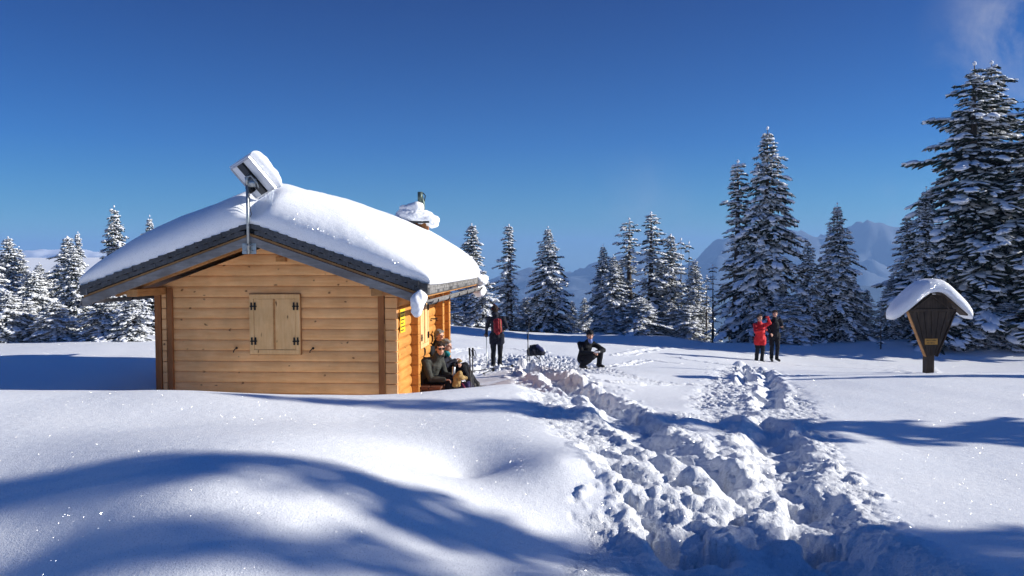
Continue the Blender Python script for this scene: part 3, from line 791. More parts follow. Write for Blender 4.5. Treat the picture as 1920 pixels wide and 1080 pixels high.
TC = [
 ('narrow', 885, 421, 44, 84, 0, 'spruce rising behind the far end of the right eave'),
 ('bushy', 845, 560, 41, 80, 1, 'low spruce at the rear corner of the hut'),
 ('bushy2', 905, 508, 41, 90, 2, 'broad low spruce behind the standing man with the red backpack'),
 ('gappy2', 955, 423, 42, 98, 3, 'slender snowy spruce just right of the standing man'),
 ('bushy', 925, 575, 43, 90, 2.4, 'small spruce between the standing man and the slender spruce beside him'),
 ('full', 1028, 427, 42, 128, 4, 'free-standing full spruce above the dark rucksack'),
 ('bushy2', 985, 560, 44, 80, 5, 'small spruce filling the gap left of the free-standing full spruce'),
 ('narrow', 1072, 566, 50, 44, 0, 'small far spruce left of the two tips above the squatting man'),
 ('narrow2', 1096, 560, 50, 48, 1, 'small far spruce with its tip right above the squatting man'),
 ('bushy2', 872, 520, 43, 90, 0.3, 'spruce filling the gap behind the gutter snow at the rear eave'),
 ('narrow2', 1163, 500, 44, 70, 1.7, 'half-hidden spruce left of the see-through trunk in the middle row'),
 ('narrow', 1240, 485, 44, 76, 2.9, 'half-hidden spruce just right of the tallest one of the middle row'),
 ('bushy', 1290, 575, 40, 100, 0.2, 'low spruce at the foot of the right end spruce of the middle row'),
 ('bushy2', 1150, 575, 40.5, 110, 3.1, 'low spruce at the left foot of the middle row'),
 ('full', 1131, 461, 43, 96, 2, 'left end spruce of the dense middle row, darker than its neighbours'),
 ('full2', 1150, 480, 41, 100, 3, 'snowy spruce second from the left of the middle row, tip tucked in close'),
 ('gappy', 1180, 413, 43, 90, 4, 'spruce with a see-through trunk below its bushy tip in the middle row'),
 ('gappy2', 1221, 402, 42, 118, 5, 'tallest spruce of the middle row'),
 ('narrow2', 1258, 443, 42, 92, 0.5, 'spruce right of the tallest one of the middle row'),
 ('dead', 1277, 452, 44, 26, 1.5, 'left one of the two thin bare stems in the middle row'),
 ('dead', 1292, 458, 45, 26, 2.5, 'right one of the two thin bare stems in the middle row'),
 ('full2', 1303, 490, 41, 96, 3.5, 'right end spruce of the middle row, shorter than its neighbours'),
 ('bushy', 1200, 560, 40, 120, 4.5, 'low bushy spruce at the foot of the tallest one of the middle row'),
 ('bushy2', 1255, 570, 40.5, 110, 5.5, 'low snow-dotted spruce at the foot of the two bare stems'),
 ('dead', 1325, 520, 40, 22, 0.9, 'short bare stem between the middle row and the great spruce'),
 ('dead', 1337, 500, 38, 30, 4.9, 'crooked bare stem touching the great spruce on its left'),
]
for t in TC: tv(*t, group=GC)
GR = 'spruces right of the two standing hikers'
TR = [
 ('gappy2', 1383, 308, 37.5, 150, 0, 'tall thin-topped spruce leaning against the left side of the great spruce'),
 ('full', 1438, 247, 37, 215, 1, 'great full spruce behind the two standing hikers'),
 ('full2', 1515, 455, 36, 105, 2, 'lower spruce just right of the great full spruce'),
 ('full', 1569, 387, 36, 150, 3, 'well-shaped tall spruce in front of the cloudy mountains'),
 ('bushy', 1476, 560, 35.3, 130, 1.2, 'low spruce with a white snow cushion right of the hiker in black'),
 ('narrow', 1604, 535, 36, 60, 4, 'small spruce tucked right against the well-shaped tall one'),
 ('narrow2', 1626, 548, 36, 56, 5, 'small spruce with its tip midway to the bare pole left of the shrine'),
 ('dead', 1653, 565, 33, 16, 0, 'thin dark bare pole left of the shrine'),
 ('full2', 1672, 520, 35.5, 84, 1, 'dark spruce behind the left edge of the shrine roof'),
 ('narrow2', 1700, 410, 36, 96, 2, 'dim spruce left of the one that stands above the shrine'),
 ('full2', 1735, 358, 35, 140, 3, 'tall loose-limbed spruce directly above the shrine'),
 ('old', 1822, 130, 34.5, 360, 0, 'huge dark old spruce with long bare limbs reaching left, right of the shrine'),
 ('old2', 1860, 128, 36, 350, 2.2, 'huge spruce whose tip stands just right of the top with the long limbs'),
 ('old', 1935, 185, 33.5, 360, 3.9, 'huge dark spruce cut off by the right edge of the photo'),
 ('bushy', 1810, 560, 33, 150, 3.3, 'low dark spruce at the foot of the huge ones, right beside the shrine'),
 ('bushy2', 1885, 575, 32.5, 150, 4.8, 'low snow-patched spruce at the foot of the huge ones near the right edge'),
]
for t in TR: tv(*t, group=GR)
# spruces standing outside the frame on the sunny side: they throw the shadows over the foreground
rt = random.Random(8)
OFF = [('narrow', 18, 5.05, 7.3, 1.05), ('gappy2', 21, 4.2, 8.6, 1.0), ('full', 16, 3.2, 6.8, 1.4), ('full2', 19.5, 1.8, 8.0, 1.8), ('narrow2', 15.5, 9.7, 5.7, 1.2),
       ('narrow', 18.5, 16.1, 2.6, .8), ('gappy', 20, 20.3, 3.8, .6), ('narrow', 19.5, 22.8, 1.3, .7)]
for i, (k, x, y, h, rd) in enumerate(OFF):
    zb = float(H_base(x, y))
    tree(k, x, y, h, rd, rt.random()*6, 'snowy spruce standing outside the photo to the right', group='spruces outside the frame on the sunny side')

# ------------------------------------------------------------------ the log hut
YAW = -math.atan((1092-960)/F)
HX, HY, HZ = -3.92, 13.19, -2.55
hut = tag(empty('log_hut', (HX, HY, HZ), YAW), 'small pine log hut with shuttered window and thick snow on its shingle roof', 'hut')
zb = lambda z: z-HZ           # eye-level heights -> hut local heights
WH = 2.03; LEN = 4.3; OF, OR = 1.0, .72       # half width, length, front and rear overhang
EW = 2.74; SL = .350; RZ = zb(.60)            # eave half width, slope, ridge height (top of shingles)
def rtop(x): return RZ-SL*abs(x)
LH = .178
# gable wall of half-round logs, one mesh; the courses are cut to the roof slope
def log_wall(name, front=True):
    g = MB(); z = -.35
    prof = [(0.006, .0), (.020, .008), (.030, .04), (.034, .089), (.030, .138), (.020, .170), (.006, .178)]
    while z < RZ-.2:
        vs = []
        for yy, dz in prof+[(-.11, .178), (-.11, 0)]:
            zz = z+dz
            lim = min(WH, max(.01, (RZ-.30-zz)/SL))
            y = -yy
            vs += [(-lim, y, zz), (lim, y, zz)]
        n = len(vs)//2
        fs = [(2*i, 2*i+1, 2*((i+1) % n)+1, 2*((i+1) % n)) for i in range(n)]+[[2*i for i in range(n)], [2*i+1 for i in range(n-1, -1, -1)]]
        if z+.1 < RZ-.3: g.add(vs, fs)
        z += LH
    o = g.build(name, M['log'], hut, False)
    return o
gw = log_wall('gable_wall'); tag(gw, 'pale pine log gable wall with the shuttered window')
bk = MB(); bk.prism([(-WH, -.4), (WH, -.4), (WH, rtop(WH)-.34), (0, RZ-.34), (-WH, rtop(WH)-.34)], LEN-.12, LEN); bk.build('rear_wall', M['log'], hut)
def side_wall(sgn):
    g = MB(); z = -.35; top = rtop(WH)-.33
    while z < top:
        h = min(LH, top-z)
        pr = [(0, 0), (.018, .012), (.032, .04), (.038, .089), (.032, .138), (.018, .166), (0, .178)]
        prof = [(sgn*(WH+dx), z+dz*h/LH) for dx, dz in pr]+[(sgn*(WH-.10), z+h), (sgn*(WH-.10), z)]
        g.prism(prof, .0, LEN); z += LH
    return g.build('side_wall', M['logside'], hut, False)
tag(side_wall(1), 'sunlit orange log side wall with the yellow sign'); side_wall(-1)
# crossing log ends that stick out of the side wall
for y0, out_, wd in ((.98, .13, .15), (3.30, .16, .17), (4.12, .15, .17)):
    for s in (1, -1):
        g = MB(); z = -.35
        while z < rtop(WH)-.4:
            h = min(LH, rtop(WH)-.36-z)-.006
            g.box(s*(WH+.005), s*(WH+out_+.03), y0, y0+wd, z, z+h); z += LH
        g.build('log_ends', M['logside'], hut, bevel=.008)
# front corner: upright boards and a column of log ends
for x0, x1, mt, pr in ((1.745, 1.845, 'brown', .085), (-1.845, -1.755, 'brown', .085), (-2.06, -1.955, 'brown', .085)):
    g = MB(); g.box(x0, x1, -pr, -.03, -.35, rtop(x1)-.42); g.build('corner_board', M[mt], hut, bevel=.006)
for x0, x1 in ((1.86, 2.06), (-1.94, -1.86)):
    g = MB(); z = -.35
    while z < rtop(x1)-.45:
        h = min(LH, rtop(x1)-.42-z)-.008; g.box(x0, x1, -.075, -.02, z, z+h); z += LH
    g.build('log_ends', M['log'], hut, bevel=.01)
g = MB(); g.box(1.847, 1.858, -.092, -.03, -.35, zb(-1.02)); g.build('sunlit_edge_strip', M['orange'], hut)  # added orange sliver: paints the sunlit edge of the corner board, below the eave's shade
# roof: deck, shingles, barge boards, eave tiles, gutter
for s in (-1, 1):
    nm = M['orange']
    def slab(x0, x1, y0, y1, t0, t1):
        """piece of one roof slope between x0..x1, from t0 to t1 below the roof surface"""
        return [(s*x0, rtop(x0)-t0), (s*x1, rtop(x1)-t0), (s*x1, rtop(x1)-t1), (s*x0, rtop(x0)-t1)]
    g = MB(); g.prism(slab(0, EW-.03, 0, 0, .165, .20), -OF+.02, LEN+OR); g.build('roof_boards', M['orange'], hut)
    g = MB(); g.prism(slab(0, EW, 0, 0, .035, .16), -OF+.16, LEN+OR-.01); g.build('roof_deck', M['shingle'], hut)
    # verge shingles, each lapping over the next one down
    g = MB(); n = 19; rr = random.Random(5+s)
    for i in range(n+1):
        for lay in range(2):
            a = (i-.5*lay)*EW/n; bb = a+EW/n*1.18
            if a < -.02: continue
            bb = min(bb, EW+.015)
            lift = .018+rr.uniform(-.006, .006)
            t0 = (.0 if lay == 0 else .075); th = .07
            a += rr.uniform(-.006, .006)
            prof = [(s*a, rtop(a)-t0-lift), (s*bb, rtop(bb)-t0+.014), (s*bb, rtop(bb)-t0-th), (s*a, rtop(a)-t0-th-lift*.6)]
            g.prism(prof, -OF-rr.uniform(.0, .02)-.012*lay*-1, -OF+.15-.004*lay)
    g.build('verge_shingles', M['shingle'], hut, bevel=.004)
    # weathered barge board with the lighter strip above it
    g = MB(); g.prism(slab(0.0, EW-.02, 0, 0, .205, .335), -OF-.012, -OF+.045)
    o = g.build('barge_board', M['grey'], hut, bevel=.005)
    # inner rafter, orange, seen under the barge board
    g = MB(); g.prism(slab(.02, EW-.35, 0, 0, .202, .315), -OF+.35, -OF+.43); g.build('rafter', M['orange'], hut)
    # eave: row of shingle ends and the wooden gutter on iron brackets
    g = MB(); ys = -OF; rr = random.Random(9)
    while ys < LEN+OR-.05:
        wd = rr.uniform(.14, .19); y1 = min(ys+wd, LEN+OR)
        for lay in range(3):
            g.box(s*(EW-.10), s*(EW+.012-lay*.007+rr.uniform(0, .01)), ys+.004, y1-.004, rtop(EW)-.05-.048*lay, rtop(EW)-.004-.048*lay+rr.uniform(-.004, .004))
        ys = y1
    g.build('eave_shingles', M['greyY'], hut, bevel=.003)
    g = MB(); gz = rtop(EW)-.235; cx = EW+.045; rad = .062; nseg = 9
    ring = [(s*(cx+rad*math.cos(a)), gz+rad*math.sin(a)) for a in [math.pi+math.pi*k/nseg for k in range(nseg+1)]]
    ring += [(s*(cx+(rad-.014)*math.cos(a)), gz+(rad-.014)*math.sin(a)) for a in [2*math.pi-math.pi*k/nseg for k in range(nseg+1)]]
    g.prism(ring, -OF-.02, LEN+OR+.12); go = g.build('gutter', M['greyY'], hut)
    for k in range(6):
        b_ = MB(); yk = -OF+.35+k*1.05
        pts = [(s*(cx+(rad+.01)*math.cos(a)), yk, gz+(rad+.01)*math.sin(a)) for a in [math.pi*.97+math.pi*1.06*j/8 for j in range(9)]]
        b_.tube([(s*(EW-.12), yk, gz+.07)]+pts, .008, 5); b_.build('gutter_bracket', M['iron'], go)
# wall plates and ridge purlin reaching forward under the overhang
for x0, x1, z0, z1, y0 in ((-2.04, -1.86, rtop(1.9)-.47, rtop(1.9)-.35, -.93), (1.86, 2.04, rtop(1.9)-.47, rtop(1.9)-.35, -.93)):
    g = MB(); g.box(x0, x1, y0, -.02, z0, z1); g.build('wall_plate', M['orange'], hut, bevel=.012)
for x0, x1, z0, z1 in ((.0, .13, RZ-.42, RZ-.335), (.06, .22, RZ-.60, RZ-.52), (1.62, 1.76, rtop(1.7)-.455, rtop(1.7)-.36)):
    g = MB(); g.box(x0, x1, -.13, -.02, z0, z1); g.build('purlin_end', M['grey'] if x0 > 1 else M['orange'], hut, bevel=.008)
# shuttered window in the gable
WX0, WX1, WZ0, WZ1 = -.42, .44, zb(-1.53), zb(-.535)
def shutter_window(parent, T, w_, h_, hinges=True):
    fr = MB(); b_ = .075
    fr.box(-.010, w_+.010, -.012, .0, -.010, h_+.010, T); bk_ = fr.build('window_shadow_line', M['brown'], parent)  # added brown sheet whose rim paints the thin shadow line round the frame
    fr = MB()
    for a in ((0, w_, 0, b_), (0, w_, h_-b_, h_), (0, b_, b_, h_-b_), (w_-b_, w_, b_, h_-b_)): fr.box(a[0], a[1], -.045, 0, a[2], a[3], T)
    f = fr.build('window', M['shutter'], parent, bevel=.005)
    mid = w_*.5-.02
    for x0, x1 in ((b_+.004, mid-.004), (mid+.004, w_-b_-.004)):
        s_ = MB(); s_.box(x0, x1, -.036, -.004, b_+.004, h_-b_-.004, T); s_.build('shutter', M['shutter'], f, bevel=.004)
    bt = MB(); bt.box(mid-.004, mid+.028, -.048, -.034, b_+.01, h_-b_-.01, T); bt.build('cover_strip', M['orange'], f, bevel=.003)
    for hx in (b_-.005, w_-b_+.005):
        for hz in (.22*h_, .80*h_):
            i_ = MB()
            for dx in (-.03, .03): i_.box(hx+dx-.012, hx+dx+.012, -.056, -.040, hz-.062, hz+.062, T)
            i_.box(hx-.055, hx+.055, -.058, -.041, hz-.010, hz+.010, T)
            i_.build('hinge', M['iron'], f)
    return f
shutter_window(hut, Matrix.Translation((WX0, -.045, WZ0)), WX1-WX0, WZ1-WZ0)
for x in (-.66, .64):
    g = MB(); z = zb(-1.44)
    g.tube([(x, -.03, z), (x, -.10, z), (x+.03, -.115, z+.025)], .009, 6); g.tube([(x-.005, -.10, z+.0), (x-.035, -.10, z-.035), (x-.035, -.10, z-.06)], .009, 6)
    g.ell((x+.02, -.1, z+.015), (.022, .02, .022), nu=8, nv=5)
    g.build('shutter_hook', M['iron'], hut)
TS = Matrix.Translation((WH+.042, 1.55, zb(-1.62))) @ Matrix.Rotation(math.pi/2, 4, 'Z')
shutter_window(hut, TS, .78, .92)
g = MB(); g.tube([(WH+.04, 2.75, zb(-1.15)), (WH+.14, 2.8, zb(-1.15)), (WH+.17, 2.75, zb(-1.14))], .012, 6); g.tube([(WH+.10, 2.72, zb(-1.15)), (WH+.12, 2.95, zb(-1.17))], .012, 6); g.build('shutter_hook', M['iron'], hut)
# yellow walkers' sign on the side wall: faint rows of lettering, too small in the photo to read
sg = MB(); SX = WH+.045
sg.box(SX, SX+.008, .07, .42, zb(-1.19), zb(-.80)); sgn = sg.build('wall_sign', M['yellow'], hut); tag(sgn, 'small yellow sign with rows of dark lettering')
le = MB(); rr = random.Random(2)
for r_ in range(6):
    z = zb(-.86)-r_*.058; y = .10
    while y < (.38 if r_ % 2 == 0 else .30):
        wl = rr.uniform(.012, .05); le.box(SX+.0085, SX+.0105, y, min(y+wl, .40), z-.011, z+.009); y += wl+.012
le.build('lettering', M['ink'], sgn)

# thick snow blanket on the roof
def sq_slab(nx, ny, nz, p):
    """rounded slab: cube surface grid pushed onto a superquadric"""
    bm = bmesh.new(); 
    V = {}; vs = []; fs = []
    def gid(i, j, k):
        key = (i, j, k)
        if key not in V:
            V[key] = len(vs); vs.append((2*i/nx-1, 2*j/ny-1, 2*k/nz-1))
        return V[key]
    for i in range(nx):
        for j in range(ny):
            fs.append((gid(i, j, nz), gid(i+1, j, nz), gid(i+1, j+1, nz), gid(i, j+1, nz)))
            fs.append((gid(i, j, 0), gid(i, j+1, 0), gid(i+1, j+1, 0), gid(i+1, j, 0)))
    for i in range(nx):
        for k in range(nz):
            fs.append((gid(i, 0, k), gid(i+1, 0, k), gid(i+1, 0, k+1), gid(i, 0, k+1)))
            fs.append((gid(i, ny, k), gid(i, ny, k+1), gid(i+1, ny, k+1), gid(i+1, ny, k)))
    for j in range(ny):
        for k in range(nz):
            fs.append((gid(0, j, k), gid(0, j, k+1), gid(0, j+1, k+1), gid(0, j+1, k)))
            fs.append((gid(nx, j, k), gid(nx, j+1, k), gid(nx, j+1, k+1), gid(nx, j, k+1)))
    A = np.array(vs, float); bm.free()
    # even out the spacing towards the rims
    A = np.sign(A)*np.abs(np.sin(A*math.pi/2))
    nrm = (np.abs(A)**p).sum(1)**(1/p)
    return A/nrm[:, None], np.array(fs)
def snow_sheet(nx, ny, fn):
    """domed top over a flat underside, meeting at the rim"""
    a = np.sin(np.linspace(-1, 1, nx)*math.pi/2); a = np.sign(a)*(1-(1-np.abs(a))**1.0)
    b = np.sin(np.linspace(-1, 1, ny)*math.pi/2)
    A, B = np.meshgrid(a, b); top = fn(A, B, True).reshape(-1, 3); bot = fn(A, B, False).reshape(-1, 3)
    ii = np.arange(nx*ny).reshape(ny, nx)
    f = np.stack([ii[:-1, :-1], ii[:-1, 1:], ii[1:, 1:], ii[1:, :-1]], -1).reshape(-1, 4)
    V = np.concatenate([top, bot]); Fs = [f, f[:, ::-1]+nx*ny]
    o = nx*ny; rim = list(ii[0])+list(ii[1:, -1])+list(ii[-1, -2::-1])+list(ii[-2:0:-1, 0]); rim = np.array(rim); r2 = np.roll(rim, -1)
    Fs.append(np.stack([rim, rim+o, r2+o, r2], 1)); return V, np.concatenate(Fs)
def roof_snow(A, B, top):
    prof_a = (1-np.abs(A)**3.6)**.46; prof_b = (1-np.abs(B)**9)**.42
    x = A*(EW+.06); y = (LEN+OR-OF)/2+B*((LEN+OR+OF)/2+.0)
    # plan corners a little rounded
    cr = 1-.020*(np.abs(A)**6)*(np.abs(B)**6); x = x*cr; y = (y-1.9)*cr+1.9
    base = RZ-SL*np.sqrt(x**2+.0025)+.006
    if not top: return np.stack([x*.995, y, base-.004], -1)
    T = (.73+.03*sstep(-1, 1, B)-.04*np.clip(-x/EW, 0, 1))*(1-.72*np.exp(-(((x-.03)/.22)**2))*np.exp(-((y+OF)/.50)**2))
    T = T*(1-.10*np.exp(-((x+.9)/.7)**2)*np.exp(-((y+OF)/1.2)**2))
    h = T*prof_a*prof_b
    h = h+prof_a*prof_b*(.035*fbm(x*.8+3, y*.8, 3)+.008*fbm(x*4, y*4, 3))
    # the rim bulges out over shingles and gutter
    bx = np.sin(np.clip(prof_a, 0, 1)*math.pi)*np.clip((np.abs(A)-.8)/.2, 0, 1)*.10
    by = np.sin(np.clip(prof_b, 0, 1)*math.pi)*np.clip((np.abs(B)-.9)/.1, 0, 1)*.07
    n_ = .015*noise2(x*6, y*6)
    return np.stack([x+np.sign(A)*(bx+n_*np.clip((np.abs(A)-.8)/.2, 0, 1)), y+np.sign(B)*(by+n_*np.clip((np.abs(B)-.9)/.1, 0, 1)), base+h], -1)
SV, SF = snow_sheet(150, 150, roof_snow)
o = link('roof_snow', mesh_np('roof_snow', SV, SF, M['snow']), hut)
tag(o, 'thick smooth blanket of snow over the whole roof')
def blob(name, parent, parts, mat=None, voxel=.02, noise=.012, ns=9, it=3):
    g = MB()
    for c, r in parts: g.ell(c, r)
    return g.remesh(name, mat or M['snow'], parent, voxel, it, noise, ns)
# snow bulging out of the gutter ends
blob('gutter_snow', hut, [((EW-.13, -OF-.08, rtop(EW)-.27), (.11, .12, .16)), ((EW-.08, -OF-.06, rtop(EW)-.18), (.09, .10, .12)), ((EW-.14, -OF-.08, rtop(EW)-.38), (.085, .09, .10))], noise=.02)
blob('gutter_snow', hut, [((EW+.06, LEN+OR+.05, rtop(EW)-.08), (.17, .25, .12)), ((EW+.0, LEN+OR+.05, rtop(EW)-.33), (.16, .2, .14))], noise=.03)
# chimney with a cap of snow and the flue pipe
CX, CY = 1.62, 3.95
g = MB(); g.box(CX-.17, CX+.17, CY-.17, CY+.17, rtop(CX)-.1, rtop(CX)+.78); ch = g.build('chimney', M['brown'], hut, bevel=.01)
g = MB(); g.box(CX-.25, CX+.25, CY-.25, CY+.25, rtop(CX)+.76, rtop(CX)+.80); g.build('cap_plate', M['darkgrey'], ch)
cz = rtop(CX)-.09
blob('chimney_snow', ch, [((CX-.10, CY, cz+1.0), (.42, .32, .16)), ((CX+.15, CY-.02, cz+.93), (.30, .26, .13)), ((CX+.30, CY-.05, cz+.84), (.12, .15, .09)), ((CX-.25, CY, cz+1.05), (.25, .25, .14))], noise=.02)
g = MB(); g.tube([(CX+.08, CY, cz+.9), (CX+.08, CY, cz+1.28), (CX+.02, CY, cz+1.50)], [.04, .04, .04], 12); g.tube([(CX+.02, CY, cz+1.30), (CX+.02, CY, cz+1.52)], [.055, .055], 12)
g.build('flue_pipe', M['stove'], ch, True)
g = MB(); g.tube([(CX+.10, CY, cz+1.28), (CX+.13, CY, cz+1.44), (CX+.08, CY, cz+1.50)], .012, 6); g.build('flue_bracket', M['iron'], ch)
blob('chimney_snow', ch, [((CX-.13, CY, cz+1.17), (.21, .2, .13)), ((CX-.02, CY-.05, cz+1.18), (.14, .16, .13)), ((CX-.28, CY, cz+1.18), (.16, .16, .08))], noise=.015)

# solar panel on its pole at the gable peak
SPX, SPY = -.0, -OF-.05
sp = tag(empty('solar_panel', Vector((HX, HY, HZ))+Matrix.Rotation(YAW, 3, 'Z') @ Vector((SPX, SPY, RZ-.48)), YAW), 'tilted solar panel capped with snow on a steel pole at the gable peak', 'solar panel')
g = MB(); g.tube([(0, 0, .0), (0, 0, 1.16)], .024, 12); g.build('pole', M['galv'], sp, True)
g = MB(); g.box(-.11, .11, .030, .038, .0, .16); g.tube([(-.06, .03, .05), (-.06, -.0, .05), (.06, -.0, .05), (.06, .03, .05)], .008, 6); g.tube([(-.05, .03, .13), (-.05, -.03, .13), (.05, -.03, .13), (.05, .03, .13)], .008, 6)
g.build('mounting_plate', M['galv'], sp)
sv = Vector((.27, .20, -.39)).normalized(); hv = Vector((.36, -.27, .11)); hv = (hv-sv*hv.dot(sv)).normalized(); nv = sv.cross(hv)
if nv.y < 0: nv = -nv
PC = Vector((.055, .10, 1.16))
TP = Matrix(((hv.x, sv.x, nv.x, PC.x), (hv.y, sv.y, nv.y, PC.y), (hv.z, sv.z, nv.z, PC.z), (0, 0, 0, 1)))   # columns: along, down, front
PW, PL = .285, .30
g = MB(); 
for a in ((-PW, PW, -PL, -PL+.022), (-PW, PW, PL-.022, PL), (-PW, -PW+.022, -PL+.022, PL-.022), (PW-.022, PW, -PL+.022, PL-.022)): g.box(a[0], a[1], a[2], a[3], -.02, .022, TP)
g.build('panel_frame', M['alu'], sp)
g = MB(); g.box(-PW+.02, PW-.02, -PL+.02, PL-.02, -.002, .006, TP); g.build('back_sheet', M['white'], sp)
g = MB(); g.box(-PW+.02, PW-.02, -PL+.02, PL-.02, .008, .014, TP); g.build('solar_cells', M['pv'], sp)
g = MB(); g.box(-.09, .055, -PL+.024, PL-.024, -.028, -.004, TP); g.build('mounting_rail', M['darkgrey'], sp)
g = MB(); g.box(.058, .075, -PL+.024, PL-.024, -.034, -.004, TP); g.build('mounting_rail', M['iron'], sp)
g = MB(); g.box(-.24, -.13, .05, .17, -.07, -.004, TP); g.build('junction_box', M['iron'], sp)
g = MB(); g.tube([(0, 0, 1.05), (0, -.02, 1.15), (.03, .03, 1.2)], .03, 8); g.tube([(0, -.05, 1.16), (.08, -.05, 1.18), (.16, -.02, 1.08), (.17, .02, 1.0)], .011, 6); g.box(.02, .13, -.03, .05, 1.02, 1.14); g.build('swivel_bracket', M['galv'], sp, True)
g = MB(); g.tube([(.02, -.02, 1.1), (.05, -.03, .9), (.04, -.03, .75), (.07, -.03, .6), (.05, -.03, .56)], .007, 5); g.build('cable', M['darkgrey'], sp, True)
def panel_snow(A, B, top):
    x = A*(PW+.01); y = B*(PL+.01)
    pa = (1-np.abs(A)**4)**.45; pb = (1-np.abs(B)**5)**.45
    h = (.17+.08*A-.02*B)*pa*pb*(1+.15*noise2(x*9, y*9)) if top else 0*A-.001
    bul = np.sin(np.clip(pa, 0, 1)*math.pi)*np.clip((np.abs(A)-.75)/.25, 0, 1)*.05*(1 if top else 0)
    P = np.stack([x+np.sign(A)*bul+np.where(A > 0, h*.35, 0), y+np.sign(B)*.03*np.clip((np.abs(B)-.8)/.2, 0, 1)*(1 if top else 0)*np.sin(np.clip(pb, 0, 1)*math.pi), .024+h], -1)
    m3 = np.array([[TP[r][c] for c in range(3)] for r in range(3)])
    return P@m3.T+np.array([TP[r][3] for r in range(3)])
PV, PF = snow_sheet(40, 40, panel_snow); o = link('panel_snow', mesh_np('panel_snow', PV, PF, M['snow']), sp)
for k, (a, ln) in enumerate(((-.02, .10), (.10, .20), (.16, .26), (.21, .16))):
    p = TP @ Vector((a, PL+.0, -.005)); g = MB(); g.tube([p, p+Vector((0, 0, -ln*.5)), p+Vector((0, 0, -ln))], [.008, .006, .001], 6); g.build('icicle', M['ice'], sp, True)

# bench along the side wall
RM = Matrix.Rotation(YAW, 3, 'Z')
def hutpt(x, y, z): 
    p = RM @ Vector((x, y, 0)); return Vector((HX+p.x, HY+p.y, z))
be = tag(empty('bench', hutpt(WH+.33, 2.2, -2.62), YAW), 'dark red-brown wooden bench along the sunny side wall of the hut', 'bench')
g = MB(); g.box(-.2, -.02, -1.15, 1.3, .34, .38); g.box(0, .2, -1.15, 1.3, .34, .38); g.build('seat', M['bench'], be, bevel=.008)
for y in (-.95, .1, 1.1):
    g = MB(); g.box(-.17, .17, y-.04, y+.04, -.2, .338); g.build('leg', M['bench'], be, bevel=.006)

# ------------------------------------------------------------------ wayside shrine
sx, sy = pix(1747, 706, 12)
SH = (sx, sy); sz0 = float(H_base(sx, sy)); k_ = sy/F
s_y = lambda v: -(v-HV)*k_-sz0
sh = tag(empty('wayside_shrine', (sx, sy, sz0), R(1)), 'dark V-shaped wooden wayside shrine on a post with a snow-covered gable roof', 'shrine')
DP = .05
g = MB(); g.box(-.085, .085, .0, .17, -.6, s_y(668)); g.build('post', M['darkwood'], sh, bevel=.01)
bz, tz_ = s_y(672), s_y(588); bwid, twid = .115, .51
g = MB(); g.prism([(-bwid, bz), (bwid, bz), (twid, tz_), (.36, s_y(566)), (.13, s_y(557)), (-.13, s_y(557)), (-.36, s_y(566)), (-twid, tz_)], 0, .03); g.build('back_panel', M['darkwood'], sh)
for i in range(6):   # upright boards laid over the panel
    t0, t1 = -1+i/3, -1+(i+1)/3-.03
    g = MB(); g.prism([(t0*bwid, bz), (t1*bwid, bz), (t1*twid*.98, tz_), (t0*twid*.98, tz_)], -.018-.004*(i % 2), -.002); g.build('front_board', M['darkwood'], sh, bevel=.004)
g = MB(); g.box(-.53, .53, -.035, -.004, tz_-.01, tz_+.045); g.build('cross_beam', M['darkwood'], sh, bevel=.005)
for s in (-1, 1):
    g = MB(); a, b_ = (s*bwid, bz-.02), (s*twid, tz_)
    off = (s*.022, -.0)
    g.prism([a, b_, (b_[0]+off[0], b_[1]), (a[0]+off[0], a[1])], -.05, DP)
    g.build('side_board', M['orange'] if s < 0 else M['darkwood'], sh, bevel=.003)
for s in (-1, 1):
    g = MB(); g.prism([(0, s_y(561)-.0), (s*.40, s_y(583)-.04), (s*.40, s_y(583)+.0), (0, s_y(561)+.045)], -.028, -.006); g.build('gable_board', M['darkwood'], sh, bevel=.003)
PR_ = [(-.70, s_y(594)), (-.16, s_y(552)), (.16, s_y(552)), (.72, s_y(594))]
g = MB(); g.prism(PR_+[(x, z-.035) for x, z in reversed(PR_)], -.13, DP+.12); g.build('roof', M['darkwood'], sh, bevel=.004)
# bent pillow of snow following the roof
S2, SF2 = sq_slab(70, 30, 10, 4.2)
x2 = S2[:, 0]*.86; y2 = .08+S2[:, 1]*.33; 
rz_ = np.interp(np.abs(x2), [0, .16, .71, .9], [s_y(552)]*2+[s_y(594), s_y(594)-.16]); rz_ = rz_*.6+.4*np.interp(np.abs(x2), [0, .3, .9], [s_y(552), s_y(561), s_y(608)])
z2 = rz_+.01+(.275+.03*noise2(x2*3, y2*3))*np.maximum(S2[:, 2], 0)**.8-.0*S2[:, 2]
x2 = x2+np.sign(x2)*0.05*np.clip((np.abs(S2[:, 0])-.9)/.1, 0, 1)*np.clip(S2[:, 2], 0, 1)
link('roof_snow', mesh_np('roof_snow', np.stack([x2, y2, z2], 1), SF2, M['snow']), sh)
# amber name plate: two rows of small worn letters
g = MB(); g.box(-.145, .13, -.034, -.024, s_y(651), s_y(640)); pl = g.build('name_plate', M['amber'], sh); tag(pl, 'small amber name plate with two rows of letters')
le = MB(); rr = random.Random(7)
for r_, (x0, x1, zc) in enumerate(((-.12, .105, s_y(643)), (-.10, .07, s_y(648)))):
    x = x0
    while x < x1:
        wl = rr.choice((.008, .014)); le.box(x, x+wl*.5, -.0365, -.0345, zc-.014, zc+.014)
        if rr.random() < .7: le.box(x, x+wl, -.0372, -.0352, zc+rr.choice((-.012, 0, .010)), zc+rr.choice((-.008, .004, .014))+.002)
        x += wl+.009
le.build('lettering', M['ink'], pl)

